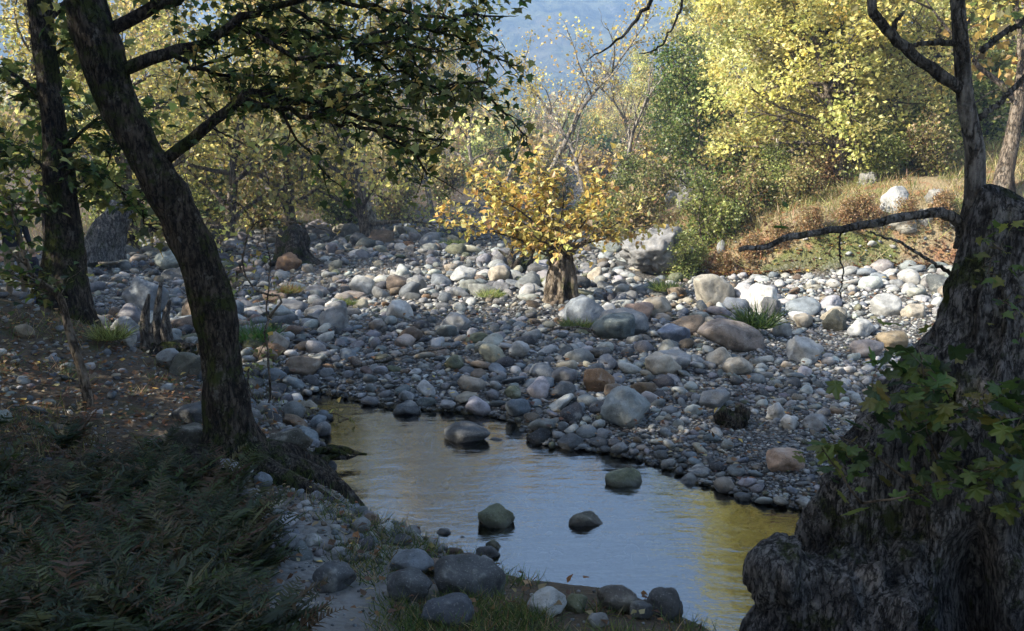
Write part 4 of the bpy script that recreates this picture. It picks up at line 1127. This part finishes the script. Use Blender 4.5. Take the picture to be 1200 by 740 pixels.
def gnarled_tree():
    rng = np.random.default_rng(41)
    Y = 3.75
    x = tx(1120, Y)
    t = thing('plane_tree', 'huge gnarled hollow trunk with leafy shoots at the pool side', 'tree', (x, Y, -.1), 'near trees framing the pool')
    LAND.append((1080, 480, 'gnarled hollow trunk'))
    W = Acc()
    n = 220
    # left and right outline of the trunk in the picture, at distance Y
    ys = np.array([900, 800, 740, 690, 640, 590, 540, 490, 440, 390, 350, 310, 270, 240, 228])
    lx = np.array([925, 925, 932, 930, 945, 968, 992, 1024, 1060, 1092, 1108, 1118, 1132, 1142, 1150])
    rx = np.array([1400, 1390, 1380, 1370, 1350, 1335, 1320, 1310, 1300, 1290, 1275, 1262, 1250, 1235, 1215])
    py = np.linspace(900, 228, n)
    L = np.interp(py, ys[::-1], lx[::-1]); Rr = np.interp(py, ys[::-1], rx[::-1])
    P = np.array([at_y((l + r) / 2, v, Y + .25) for l, r, v in zip(L, Rr, py)])
    RX = (Rr - L) / 2 * (Y + .25) / F
    fluted(W, P, RX, RX * .62, 330, 4.0, .20, 9, .13, 2.4,
           dents=[(-1.95, .34, .17, .13, .55), (-2.45, .42, .16, .30, .32), (-1.35, .22, .13, .12, .30), (-1.15, .62, .25, .10, .2), (-2.2, .75, .15, .12, .2)])
    tr = obj('trunk', W.build('trunk', M['bark_stump']), t); tr.location = -t.location
    # burl jutting over the water at the lower left
    Bm = Acc()
    B = px_path([(1060, 730), (1000, 715), (938, 690), (908, 664), (890, 648)], 60, Y - .10)
    tube(Bm, B, np.linspace(.30, .075, 60) * (1 + .18 * np.sin(np.linspace(0, 9, 60))), 48, .42, 2.0, 11.0)
    B = px_path([(930, 690), (915, 712), (905, 745), (900, 790)], 40, Y - .06)
    tube(Bm, B, np.linspace(.14, .12, 40), 36, .45, 4.0, 12.0)
    o = obj('burl', Bm.build('burl', M['bark_stump']), t); o.location = -t.location
    # stem and branches
    Ys = Y + .35
    S = Acc()
    P = px_path([(1142, 290), (1142, 240), (1142, 180), (1131, 115), (1126, 50), (1122, 0), (1116, -90), (1100, -220), (1090, -380)], 44, Ys)
    tube(S, P, np.interp(np.arange(44), [0, 6, 20, 44], [22, 12, 8.5, 7]) * Ys / F, 20, .10, 5.0, 8.0)
    st = obj('stem', S.build('stem', M['bark_grey']), t); st.location = -t.location
    for pts, r0, r1, nm in [([(1136, 108), (1112, 95), (1080, 72), (1050, 45), (1026, 18), (1020, -8), (1017, -60), (1000, -150)], 7, 4.5, 'branch'),
                            ([(1135, 275), (1120, 256), (1090, 250), (1040, 259), (990, 268), (940, 275), (900, 287), (868, 292)], 7, 2.8, 'branch'),
                            ([(1130, 52), (1100, 50), (1075, 52), (1060, 58)], 4, 2, 'branch'),
                            ([(1146, 140), (1170, 122), (1200, 92), (1240, 60)], 4, 2.5, 'branch'),
                            ([(1150, 60), (1175, 40), (1200, 25), (1240, -10)], 4, 2.5, 'branch'),
                            ([(1132, 335), (1110, 318), (1080, 300), (1050, 282), (1020, 272)], 3, 1, 'branch'),
                            ([(1120, 262), (1128, 300), (1132, 340)], 3, 2, 'branch'),
                            ([(985, 268), (984, 290), (987, 318), (985, 350)], 1.3, .8, 'branch'),
                            ([(1046, 42), (1050, 25), (1058, 15)], 3, 1.5, 'branch'),
                            ([(1108, -160), (1000, -150), (880, -110), (800, -60), (768, -5), (742, 28), (718, 52), (690, 68)], 5, .7, 'branch'), ([(800, -60), (800, 0), (788, 30), (772, 56), (750, 64)], 2, .6, 'branch')]:
        A_ = Acc()
        B = px_path(pts, 30, Ys) + rng.normal(size=(30, 3)) * .004
        tube(A_, B, np.linspace(r0, r1, 30) * Ys / F, 10, .14, 3.0, 16.0)
        o = obj(nm, A_.build('branch', M['bark_grey']), t); o.location = -t.location
    # leafy shoots growing out of the old trunk
    Wd, Cc = Acc(), Acc()
    pal = ((GREEN, 4), ((.13, .17, .035), 2), (OLIVE, 2), (DKGREEN, 2.5), ((.2, .17, .05), .7))
    starts = [(1080, 470), (1060, 500), (1120, 480), (1185, 470), (1170, 520), (1060, 560), (1100, 540), (1195, 560), (1040, 480), (1150, 560), (1010, 590), (1180, 600)]
    for (a, b) in starts:
        q = at_y(a, b, Y - .18 - .12 * rng.uniform())
        Ws, Cs = Acc(), Acc()
        for m in range(1 + (rng.uniform() < .5)):
            d = np.array([rng.normal() * .5 - .1, -.5 + rng.normal() * .3, .55 + rng.normal() * .3])
            B, _ = grow(q, d, rng.uniform(.16, .36), 8, .12, .03, rng)
            tube(Ws, B, np.linspace(.006, .002, 9), 4)
            twigs_with_leaves(Ws, Cs, B, rng, 3, .11, .074, pal, 2.0, r=.002, t0=.25, kind='palmate', down=.35)
        o = obj('shoot', Ws.build('shoot', M['bark_brown']), t); o.location = -t.location
        obj('leaves', Cs.build('leaves', M['leaf'], False), o)
    for pts in [[(1160, 290), (1195, 270)], [(1165, 300), (1150, 320)], [(1170, 350), (1195, 360)]]:
        Ws, Cs = Acc(), Acc()
        q = at_y(*pts[0], Y - .1); B, _ = grow(q, at_y(*pts[1], Y - .3) - q, .2, 6, .1, 0, rng)
        tube(Ws, B, np.linspace(.004, .002, 7), 4); twigs_with_leaves(Ws, Cs, B, rng, 3, .08, .045, ((OLIVE, 2), (GREEN, 2)), 2.5, r=.002)
        o = obj('shoot', Ws.build('shoot', M['bark_brown']), t); o.location = -t.location
        if Cs.n: obj('leaves', Cs.build('leaves', M['leaf'], False), o)
    # the hanging leaves at the tip of the low branch
    q = [at_y(916, 262, Ys), at_y(917, 240, Ys), at_y(914, 268, Ys)]
    leaves(Cc, q, .085, pick(((GREEN, 1),), 3, rng), 'lobed', .1, rng)
    o = obj('hanging_leaves', Cc.build('hanging_leaves', M['leaf'], False), t); o.location = -t.location
    # canopy above the frame
    W2, C2 = Acc(), Acc()
    for k in range(16):
        a = k * 2.4; q = P[34 + k % 8]
        B, _ = grow(q, (math.cos(a), math.sin(a), .25), rng.uniform(1.4, 2.6), 10, .12, .02, rng)
        tube(W2, B, np.linspace(.03, .005, 11), 5)
        twigs_with_leaves(W2, C2, B, rng, 26, .4, .13, ((GREEN, 3), (OLIVE, 2), (LIME, 1)), 5, kind='hex')
    o = obj('bough', W2.build('bough', M['bark_grey']), t); o.location = -t.location
    o = obj('crown', C2.build('crown', M['leaf'], False), t); o.location = -t.location

def pollard():
    rng = np.random.default_rng(51)
    x, y, z = og(660, 357)
    Y = y + .3
    t = thing('pollard_tree', 'small pollard with a stout fluted trunk and yellow leaves on the stones', 'tree', (x, Y, z))
    LAND.append((660, 340, 'pollard trunk'))
    W, Cc = Acc(), Acc()
    sc = Y / F
    n = 40
    P = np.array([at_y(658, v, Y) for v in np.linspace(372, 298, n)])
    RX = np.interp(np.linspace(0, 1, n), [0, .25, .5, .75, 1], [27, 21, 17, 15, 13]) * sc
    fluted(W, P, RX, RX * .9, 64, 9.0, .32, 8, .16, 4.0, dents=[(-1.2, .35, .2, .3, .5), (-2.1, .3, .15, .25, .3)])
    pal = ((GOLD, 5), (YEL, 4), (TAN, 2), ((.50, .30, .09), 2), (PALE, 1))
    top = at_y(658, 302, Y)
    for k in range(24):
        u_ = rng.uniform(.15, 1)
        tgt = at_y(655 + rng.normal() * (26 + 44 * u_), 302 - 135 * u_, Y + rng.normal() * .8)
        d = tgt - top; L = np.linalg.norm(d) * rng.uniform(.85, 1.1)
        B, _ = grow(top + rng.normal(size=3) * .08, d, L, 9, .13, .0, rng)
        tube(W, B, np.linspace(.022, .004, 10), 5)
        twigs_with_leaves(W, Cc, B, rng, 11, .42, .105, pal, 4.6, r=.005, kind='hex', t0=.3)
    for (a, b, c_, e) in [(590, 235, 16, 12), (625, 285, 14, 10), (640, 210, 26, 16), (545, 215, 14, 10), (705, 225, 16, 14), (530, 235, 1, 1), (575, 200, 1, 1), (610, 262, 1, 1), (600, 215, 1, 1)]:
        c0 = at_y(a, b, Y)
        B, _ = grow(top, c0 - top, np.linalg.norm(c0 - top) * 1.05, 9, .08, 0, rng)
        tube(W, B, np.linspace(.025, .006, 10), 5)
        twigs_with_leaves(W, Cc, B, rng, 15, .36, .11, pal, 7, r=.005, kind='hex', t0=.55)
    o = obj('trunk', W.build('trunk', M['bark_brown']), t); o.location = -t.location
    o = obj('crown', Cc.build('crown', M['leaf'], False), t); o.location = -t.location

def dead_wood():
    rng = np.random.default_rng(61)
    # broken stump with its root plate
    x, y, z = og(190, 415)
    t = thing('stump', 'broken grey stump with jagged spikes on a torn root plate', 'stump', (x, y, z))
    LAND.append((190, 385, 'broken stump'))
    W = Acc()
    for (a, b, top, r) in [(172, 403, 345, 8), (186, 400, 331, 7), (196, 402, 352, 9), (180, 403, 372, 7)]:
        p = smooth_path([at_y(a, b + 8, y), at_y(a - 2, (b + top) / 2, y), at_y(a + 3, top, y)], 14)
        tube(W, p, np.linspace(r, 2, 14) * y / F, 12, .35, a * .1, 7)
    o = obj('trunk', W.build('trunk', M['deadwood']), t); o.location = -t.location
    Rt = Acc()
    V, Fq = stone_shape(4, 77, 9, 14, .3)
    V = V * np.array([.44, .3, .16]); V = V + .05 * np.array([[mnoise.noise(Vector(v * 9)), mnoise.noise(Vector(v * 9 + np.array([5, 5, 5]))), mnoise.noise(Vector(v * 9 - np.array([5, 5, 5])))] for v in V])
    Rt.add(V + at_y(196, 413, y), Fq)
    for k in range(16):
        q = at_y(rng.uniform(158, 236), rng.uniform(402, 415), y - .25)
        B, _ = grow(q, (rng.normal() * .6, -.5, -.6 + rng.normal() * .4), rng.uniform(.2, .4), 8, .22, -.05, rng)
        tube(Rt, B, np.linspace(.03, .006, 9), 5, .2, k, 14)
    o = obj('root_plate', Rt.build('root_plate', M['bark_dark']), t); o.location = -t.location
    # dark root mound on the left bank (foot of an old tree)
    x, y, z = og(345, 312)
    t = thing('stump', 'dark pyramid of an old tree foot under the low olive trees', 'stump', (x, y + .3, z))
    LAND.append((345, 295, 'dark tree foot'))
    W = Acc()
    P = np.array([at_y(346, v, y + .3) for v in np.linspace(316, 268, 26)])
    RX = np.interp(np.linspace(0, 1, 26), [0, .3, .7, 1], [34, 24, 20, 15]) * y / F
    fluted(W, P, RX, RX * .8, 64, 3.0, .35, 7, .45, 2.0)
    for a in (3.4, 4.1, 4.8, 5.6, 6.2):
        Q, _ = grow(P[6], (math.cos(a), math.sin(a), -.35), rng.uniform(.9, 1.5), 9, .2, -.02, rng)
        tube(W, Q, np.linspace(.22, .03, 10), 8, .3, a, 4)
    o = obj('trunk', W.build('trunk', M['bark_dark']), t); o.location = -t.location
    # big pale old trunk behind the two dark ones
    Y = 19.0; x, _, _ = at_y(125, 290, Y)
    t = thing('stump', 'thick pale old trunk, half sunlit, between the two dark trunks', 'stump', (x, Y, gz(x, Y)))
    W = Acc()
    P = smooth_path([at_y(118, 305, Y), at_y(122, 280, Y), at_y(134, 255, Y), at_y(150, 236, Y)], 30)
    fluted(W, P, np.linspace(26, 15, 30) * Y / F, np.linspace(24, 15, 30) * Y / F, 48, 7.0, .25, 6, .2, 2.0)
    o = obj('trunk', W.build('trunk', M['bark_grey']), t); o.location = -t.location
    # roots jutting over the pool
    x, y, z = og(372, 545)
    t = thing('root_tangle', 'dark tangle of washed-out roots jutting over the pool edge', 'roots', (x, y, z))
    LAND.append((385, 548, 'root tangle'))
    W = Acc()
    for k in range(20):
        q = at_y(rng.uniform(335, 375), rng.uniform(528, 560), y + rng.normal() * .12)
        B, _ = grow(q, (1.0, -.15 + rng.normal() * .25, -.06 + rng.normal() * .28), rng.uniform(.2, .46), 10, .2, -.02, rng)
        tube(W, B, np.linspace(.055, .010, 11) * rng.uniform(.5, 1.2), 8, .35, k, 12)
    tag(t, t['label'], 'roots')
    o = obj('roots', W.build('roots', M['bark_dark']), t); o.location = -t.location
    # knobby root lump on the right cobbles
    x, y, z = og(858, 500)
    W = Acc()
    for (dx, dz, s) in [(-.08, .10, .10), (.08, .11, .09), (0, .06, .12)]:
        V, Fq = stone_shape(3, int(90 + dx * 100), 6, 12, .35)
        W.add(V * np.array([s, s, s * 1.3]) + np.array([x + dx, y, z + dz]), Fq)
    o = obj('root_lump', W.build('root_lump', M['bark_dark'])); tag(o, 'knobby dark root lump upright on the lower cobbles', 'root')
    LAND.append((858, 488, 'knobby root lump'))
    # dark snag left of the pollard
    x, y, z = og(606, 318)
    W = Acc()
    for k in range(7):
        B, _ = grow((x + rng.normal() * .1, y, z), (rng.normal() * .7, rng.normal() * .3, .8), rng.uniform(.4, .8), 8, .2, 0, rng)
        tube(W, B, np.linspace(.10, .015, 9), 7, .3, k, 6)
    o = obj('snag', W.build('snag', M['bark_dark'])); tag(o, 'dark twisted snag of driftwood left behind the pollard', 'driftwood')
    # driftwood sticks
    for (p0, p1, r, lab) in [((415, 440), (540, 416), .022, 'long thin grey driftwood stick lying across the shaded cobbles'), ((690, 396), (705, 396), .03, 'short grey stick beside the pollard foot boulders'), ((640, 394), (702, 397), .02, 'grey driftwood stick pointing to the dark greenish boulder')]:
        a = og(*p0); b = og(*p1)
        Q = smooth_path([np.array(a) + [0, 0, .10], (np.array(a) + b) / 2 + [0, .05, .13], np.array(b) + [0, 0, .11]], 14) + rng.normal(size=(14, 3)) * .008
        W = Acc(); tube(W, Q, np.linspace(r, r * .5, 14), 7, .2, 0, 10)
        o = obj('driftwood_stick', W.build('driftwood_stick', M['deadwood'])); tag(o, lab, 'stick')

# ------------------------------------------------------------------ low plants
def undergrowth():
    rng = np.random.default_rng(71)
    # bracken thicket on the near left bank
    W = Acc()
    n = 0
    while n < 1250:
        px, py = rng.uniform(-60, 330), rng.uniform(515, 800)
        edge = 300 + (py - 740) * .05 + 20 * math.sin(py * .05)
        top = 520 + .22 * max(0, px - 20) + 14 * math.sin(px * .06)
        if px > edge or py < top: continue
        x, y, z = og(px, min(py, 790)); n += 1
        if float(fbm(np.array([x * 3.2]), np.array([y * 3.2]), 17, 2)[0]) < -.07: continue
        k = 4
        for _ in range(k):
            a = rng.uniform(0, 6.28); L = rng.uniform(.14, .34) * (1.25 if rng.uniform() < .12 else 1)
            L *= 1.25; B, _ = grow((x, y, z - .02), (math.cos(a) * .6, math.sin(a) * .6, 1.25), L, 9, .06, -.11, rng)
            tube(W, B, np.linspace(.004, .001, 10), 3); W.T.append(np.tile((.09, .06, .03), (32, 1)))
            c = pick((((.035, .05, .018), 4), ((.06, .085, .024), 3), ((.11, .10, .04), 2), ((.12, .07, .035), 1.6)), 1, rng)[0]
            T = np.gradient(B, axis=0); T /= np.linalg.norm(T, axis=1)[:, None]
            side = np.cross(T, [0, 0, 1]); side /= np.linalg.norm(side, axis=1)[:, None] + 1e-6
            Q, D, S = [], [], []
            for u in np.linspace(.15, 1, 20):
                g = min(int(u * 9), 8); q = B[g] + (B[g + 1] - B[g]) * (u * 9 - g)
                for sgn in (-1, 1):
                    Q.append(q); D.append(side[g] * sgn + T[g] * .45); S.append(.13 * L / .45 * (1.05 - u) ** .7 + .012)
            leaves(W, Q, np.array(S), np.tile(c, (len(Q), 1)), 'needle', .9, rng, np.array(D) * 3, .1)
    o = obj('bracken_undergrowth', W.build('bracken_undergrowth', M['leaf'], False)); o['kind'] = 'stuff'
    o['label'] = 'dark bracken thicket covering the near left bank'
    # grass: near shore, left bank, dry grass of the right bank
    W = Acc()
    def blades(P, L, pal, spread=.5, up=1.0):
        m = len(P); D = rng.normal(size=(m, 3)) * spread; D[:, 2] = up
        leaves(W, P, L, pick(pal, m, rng, .25), 'grassblade', .0, rng, D * 2.5)
    global _leafshape
    old = _leafshape
    def ls(kind):
        if kind == 'grassblade':
            Pq = [(-.022, 0, 0), (.022, 0, 0), (.016, .55, .06), (0, 1, .28), (-.016, .55, .06)]
            return np.array(Pq), np.array([[0, 1, 2], [0, 2, 4], [4, 2, 3]])
        return old(kind)
    _leafshape = ls
    def region(n, x0, x1, y0, y1, test, jit=.03):
        px = rng.uniform(x0, x1, n); py = rng.uniform(y0, y1, n)
        ok = np.array([test(a, b) for a, b in zip(px, py)]); px, py = px[ok], py[ok]
        x, y, z = on_ground(px, py)
        clump = fbm(x * 2.2, y * 2.2, 99, 3) > -.06
        x, y = x[clump], y[clump]
        x = x + rng.normal(size=len(x)) * jit; y = y + rng.normal(size=len(y)) * jit
        return np.stack([x, y, ground(x, y)], -1)
    gpal = ((GREEN, 3), (OLIVE, 3), (DKGREEN, 2), (TAN, .8), (RUST, .4))
    blades(region(11000, 310, 640, 560, 745, lambda a, b: (b - 560) > (a - 330) * .40 and (b - 575) < (a - 315) * .95 + 10), .09, gpal, .8)
    blades(region(4500, 440, 830, 690, 760, lambda a, b: b > 690 + (a - 520) * .13), .08, gpal, .8)
    blades(region(9000, 0, 330, 370, 570, lambda a, b: True), .11, ((TAN, 2), (OLIVE, 3), (GREEN, 2), ((.10, .06, .03), 3)), .7)
    dry = (((.44, .37, .20), 4), ((.36, .27, .12), 2.5), (OLIVE, 3.5), (LIME, 2.5), (GREEN, 1.5), (RUST, 1.0))
    # right bank, by ground position
    m = 46000
    y = rng.uniform(15, 30, m); x = np.interp(y, TOE_Y, TOE_X) + rng.uniform(-.1, 9, m) ** 1.0
    ok = (x / y < .62); x, y = x[ok], y[ok]
    dns = fbm(x * .8, y * .8, 98, 3); ok = dns > -.12; x, y = x[ok], y[ok]
    P = np.stack([x, y, ground(x, y)], -1)
    blades(P, rng.uniform(.12, .34, len(P)), dry, .6)
    # left far bank grass
    m = 9000; y = rng.uniform(16, 36, m); x = np.interp(y, LT_Y, LT_X) - rng.uniform(-.6, 5, m)
    P = np.stack([x, y, ground(x, y)], -1); blades(P, .25, ((GREEN, 3), (OLIVE, 3), (TAN, 1)), .5)
    o = obj('grass', W.build('grass', M['leaf'], False)); o['kind'] = 'stuff'
    # tufts among the stones: each a thing
    for (px, py, w, h, pal, lab) in [(302, 405, 44, 26, ((GREEN, 3), ((.05, .16, .03), 2)), 'bright green tuft right of the leaning mossy trunk'),
                                     (887, 396, 32, 34, ((GREEN, 2), (DKGREEN, 2)), 'dark green tuft growing on the long slanting brown boulder'),
                                     (575, 352, 30, 10, ((LIME, 2), (GREEN, 2)), 'small green tuft in the sun strip left of the pollard'),
                                     (622, 335, 26, 8, ((LIME, 2), (GREEN, 1)), 'low lime green tuft just left of the pollard trunk'),
                                     (676, 388, 36, 12, ((GREEN, 2), (OLIVE, 1)), 'green tuft among the boulders before the pollard foot'),
                                     (130, 405, 36, 22, ((OLIVE, 2), (LIME, 2)), 'yellowish green tuft left of the broken stump'),
                                     (530, 290, 26, 8, ((GREEN, 2), (LIME, 1)), 'small green tuft below the far gravel'),
                                     (340, 348, 24, 12, ((OLIVE, 2), (RUST, 1)), 'brownish tuft on the left stones below the dark tree foot'),
                                     (405, 362, 22, 8, ((GREEN, 2), (OLIVE, 1)), 'small dark tuft behind the hump-backed grey boulder'),
                                     (780, 345, 30, 16, ((LIME, 2), (GREEN, 2)), 'fresh green tuft below the huge cracked rock')]:
        x, y, z = og(px, py); W = Acc()
        q = w * y / F * .5; m = 700
        rr = q * np.sqrt(rng.uniform(size=m)); aa = rng.uniform(0, 6.28, m)
        P = np.stack([rr * np.cos(aa), rr * np.sin(aa), np.full(m, .03)], -1)
        D = rng.normal(size=(m, 3)) * .55; D[:, 2] = .8; D[:, :2] += P[:, :2] / q * .7
        leaves(W, P, (h * y / F * .8 + .04) * rng.uniform(.4, 1.1, m), pick(pal, m, rng, .25), 'grassblade', 0, rng, D * 2.5)
        o = obj('grass_tuft', W.build('grass_tuft', M['leaf'], False), None, (x, y, z + (.12 if 'boulder' in lab and 'slanting' in lab else .04)))
        tag(o, lab, 'grass tuft', 'grass tufts among the stones')
    # fallen leaves
    W = Acc()
    m = 14000
    px = np.concatenate([rng.uniform(-40, 1240, 9000), rng.uniform(-40, 330, 5000)]); py = np.concatenate([rng.uniform(270, 735, 9000), rng.uniform(370, 560, 5000)])
    x, y, z = on_ground(px, py)
    prob = np.where(right_d(x, y) > -.6, 1.0, np.where(left_w(x, y) > .4, .3, .06 + .35 * (fbm(x * 1.2, y * 1.2, 55, 3) > .08)))
    ok = (rng.uniform(size=m) < prob) & (pool_sdf(x, y) > .05) & (y < 40)
    x, y = x[ok], y[ok]
    y2 = rng.uniform(15, 26, 9000); x2 = np.interp(y2, TOE_Y, TOE_X) + rng.uniform(-.5, 1, 9000) ** 2 * 2.6 - .1
    x, y = np.concatenate([x, x2]), np.concatenate([y, y2])
    hgt = np.where(left_w(x, y) > .4, .02, .07) + rng.uniform(0, .05, len(x))
    leaves(W, np.stack([x, y, ground(x, y) + hgt], -1), np.clip(.045 + .003 * (y - 5), .04, .09), pick(((RUST, 3), (TAN, 1.5), (GOLD, .4), ((.12, .06, .03), 4)), len(x), rng), 'hex', 2.0, rng, np.stack([rng.normal(size=len(x)), rng.normal(size=len(x)), np.zeros(len(x))], -1))
    o = obj('fallen_leaves', W.build('fallen_leaves', M['leaf'], False)); o['kind'] = 'stuff'

# ------------------------------------------------------------------ people
def person(px, Y, hgt, label, top, legs, hair, yaw, skin=(.42, .26, .19)):
    x = tx(px, Y); z = gz(x, Y) + .05
    t = thing('person', label, 'person', (x, Y, z), 'walkers on the left river bed')
    s = hgt / 1.72
    J = {'pel': (0, 0, .95, .135), 'waist': (0, .01, 1.10, .125), 'chest': (0, .02, 1.30, .150), 'neck0': (0, .01, 1.43, .075), 'neck': (0, -.01, 1.50, .055), 'head': (0, -.03, 1.60, .085), 'crown': (0, -.02, 1.68, .07)}
    E = [('pel', 'waist'), ('waist', 'chest'), ('chest', 'neck0'), ('neck0', 'neck'), ('neck', 'head'), ('head', 'crown')]
    for sg, n in ((-1, 'l'), (1, 'r')):
        J.update({'hip' + n: (.09 * sg, 0, .88, .095), 'knee' + n: (.10 * sg, -.02 - .05 * (sg > 0), .50, .065), 'ank' + n: (.11 * sg, .03 + .07 * (sg < 0), .09, .042), 'toe' + n: (.12 * sg, -.14 + .07 * (sg < 0), .03, .036),
                  'sh' + n: (.18 * sg, .02, 1.39, .062), 'elb' + n: (.24 * sg, .03, 1.12, .048), 'wri' + n: (.25 * sg, -.08, .90, .033), 'hand' + n: (.25 * sg, -.11, .82, .032)})
        E += [('pel', 'hip' + n), ('hip' + n, 'knee' + n), ('knee' + n, 'ank' + n), ('ank' + n, 'toe' + n), ('neck0', 'sh' + n), ('sh' + n, 'elb' + n), ('elb' + n, 'wri' + n), ('wri' + n, 'hand' + n)]
        for k in range(5):
            f = 'fin%d' % k + n
            J[f] = ((.25 + (.028 - .014 * k) * 1) * sg if k < 4 else .215 * sg, -.125 - .012 * (k - 1.5), (.735 + .008 * abs(k - 1)) if k < 4 else .79, .0085)
            E.append(('hand' + n, f))
    names = list(J)
    me = bpy.data.meshes.new('body')
    me.from_pydata([tuple(c * s for c in J[k][:3]) for k in names], [(names.index(a), names.index(b)) for a, b in E], [])
    b = obj('body', me, t)
    sk = b.modifiers.new('skin', 'SKIN')
    sv = me.skin_vertices[0].data if me.skin_vertices else None
    if sv is None:
        import bmesh
        bm = bmesh.new(); bm.from_mesh(me); bm.verts.layers.skin.verify(); bm.to_mesh(me); bm.free()
        sv = me.skin_vertices[0].data
    for k, v in zip(names, sv):
        rr = J[k][3] * s; v.radius = (rr * (1.25 if k in ('chest', 'waist', 'pel') else 1), rr * (.85 if k in ('chest', 'waist', 'pel') else 1)); v.use_root = (k == 'pel')
    sub = b.modifiers.new('sub', 'SUBSURF'); sub.levels = 2; sub.render_levels = 2
    T = NT('clothes')
    sx = T.n('ShaderNodeSeparateXYZ'); T.l(T.objco(), sx.inputs[0]); zc = sx.outputs[2]
    c = T.mix(T.step(zc, .075 * s, .085 * s), (.03, .025, .02), legs)
    c = T.mix(T.step(zc, .955 * s, .965 * s), c, top)
    c = T.mix(T.step(zc, 1.48 * s, 1.485 * s), c, skin)
    ax = T.math('ABSOLUTE', sx.outputs[0])
    hand = T.math('MULTIPLY', T.step(ax, .19 * s, .2 * s), T.math('SUBTRACT', 1.0, T.step(zc, .90 * s, .905 * s)))
    c = T.mix(hand, c, skin)
    fz = T.noise(40, 3, .6, T.objco())
    T.principled(c, .85, T.bump(fz, .3, .01)); me.materials.append(T.m)
    # hair and the small features of the face
    V, Fq = ICO[3]
    Hh = V * np.array([.098, .112, .108]); Hh[:, 1] = np.where(V[:, 1] < -.1, Hh[:, 1] * .62, Hh[:, 1])
    Hh[:, 2] = np.where((V[:, 1] < .0) & (V[:, 2] < .25), .03, Hh[:, 2])
    o = obj('hair', mesh('hair', (Hh + np.array([0, .0, 1.645])) * s, Fq, plain('hair', hair, .7), True), t)
    A_ = Acc()
    for (a, e, w) in [((-.032, -.115, 1.625), (.012, .008, .008), 0), ((.032, -.115, 1.625), (.012, .008, .008), 0), ((0, -.125, 1.60), (.012, .018, .02), 1), ((0, -.108, 1.562), (.024, .008, .006), 2), ((-.088, -.02, 1.61), (.01, .018, .03), 1), ((.088, -.02, 1.61), (.01, .018, .03), 1)]:
        A_.add((ICO[2][0] * np.array(e) + np.array(a)) * s, ICO[2][1], {0: (.02, .015, .01), 1: skin, 2: (.25, .10, .08)}[w])
    T = NT('face'); T.principled(T.attr('tint'), .6)
    obj('face', A_.build('face', T.m), t)
    t.rotation_euler = (0, 0, yaw)
    LAND.append((px, 330, 'walker in the dark jacket')) if hgt > 1.5 else None

def people():
    person(15, 14.6, 1.72, 'adult walker in a dark jacket and khaki trousers on the left stones', (.02, .02, .025), (.20, .16, .11), (.02, .015, .01), .9)
    person(37, 14.2, .95, 'small child in a dark jacket and blue jeans beside the adult walker', (.02, .022, .035), (.05, .08, .15), (.20, .15, .09), 2.6)

# ------------------------------------------------------------------ light, camera
SUN_DIR = np.array([-.80, -.27, .60]); SUN_DIR = SUN_DIR / np.linalg.norm(SUN_DIR)
HAZE = .0018
def light_camera():
    el = math.asin(SUN_DIR[2]); az = math.atan2(SUN_DIR[0], SUN_DIR[1])
    w = bpy.data.worlds.new('World'); SC.world = w; w.use_nodes = True
    nt = w.node_tree; bg = nt.nodes['Background']
    sky = nt.nodes.new('ShaderNodeTexSky'); sky.sky_type = 'NISHITA'; sky.sun_disc = False; sky.dust_density = 3.0; sky.air_density = 1.2
    sky.sun_elevation = el; sky.sun_rotation = az
    nt.links.new(sky.outputs[0], bg.inputs[0]); bg.inputs[1].default_value = .076
    s = bpy.data.lights.new('sun', 'SUN'); s.energy = 5.0; s.angle = math.radians(.5); s.color = (1, .93, .80)
    so = bpy.data.objects.new('sun', s); COL.objects.link(so)
    so.rotation_euler = Vector(-SUN_DIR).to_track_quat('-Z', 'Y').to_euler()
    cam = bpy.data.cameras.new('camera'); co = bpy.data.objects.new('camera', cam); COL.objects.link(co)
    cam.sensor_width = 36; cam.lens = 36 * F / 1200; cam.clip_end = 5000; cam.clip_start = .05
    co.location = (0, 0, H_CAM); co.rotation_euler = (math.pi / 2 - PITCH, 0, 0)
    SC.camera = co
    SC.view_settings.view_transform = 'Standard'; SC.view_settings.look = 'None'
    SC.view_settings.exposure = EXPO; SC.view_settings.gamma = 1
    SC.cycles.max_bounces = 6; SC.cycles.diffuse_bounces = 2; SC.cycles.glossy_bounces = 2
    SC.cycles.transmission_bounces = 3; SC.cycles.transparent_max_bounces = 8; SC.cycles.volume_bounces = 0
    SC.cycles.use_denoising = True
    SC.cycles.use_adaptive_sampling = True; SC.cycles.adaptive_threshold = .02

EXPO = 2.08
import time
T0 = time.time()
def lap(s): print('LAP', s, round(time.time() - T0, 1))
build_ground(); build_water(); build_mountain(); build_haze(); lap('setting')
leaning_tree(); upright_tree(); gnarled_tree(); pollard(); dead_wood(); people(); lap('near')
hand_stones(); scatter_stones(); lap('stones')
background_trees(); far_forest(); lap('trees')
undergrowth(); lap('plants')
light_camera()
print('FACES', sum(len(m.polygons) for m in bpy.data.meshes))
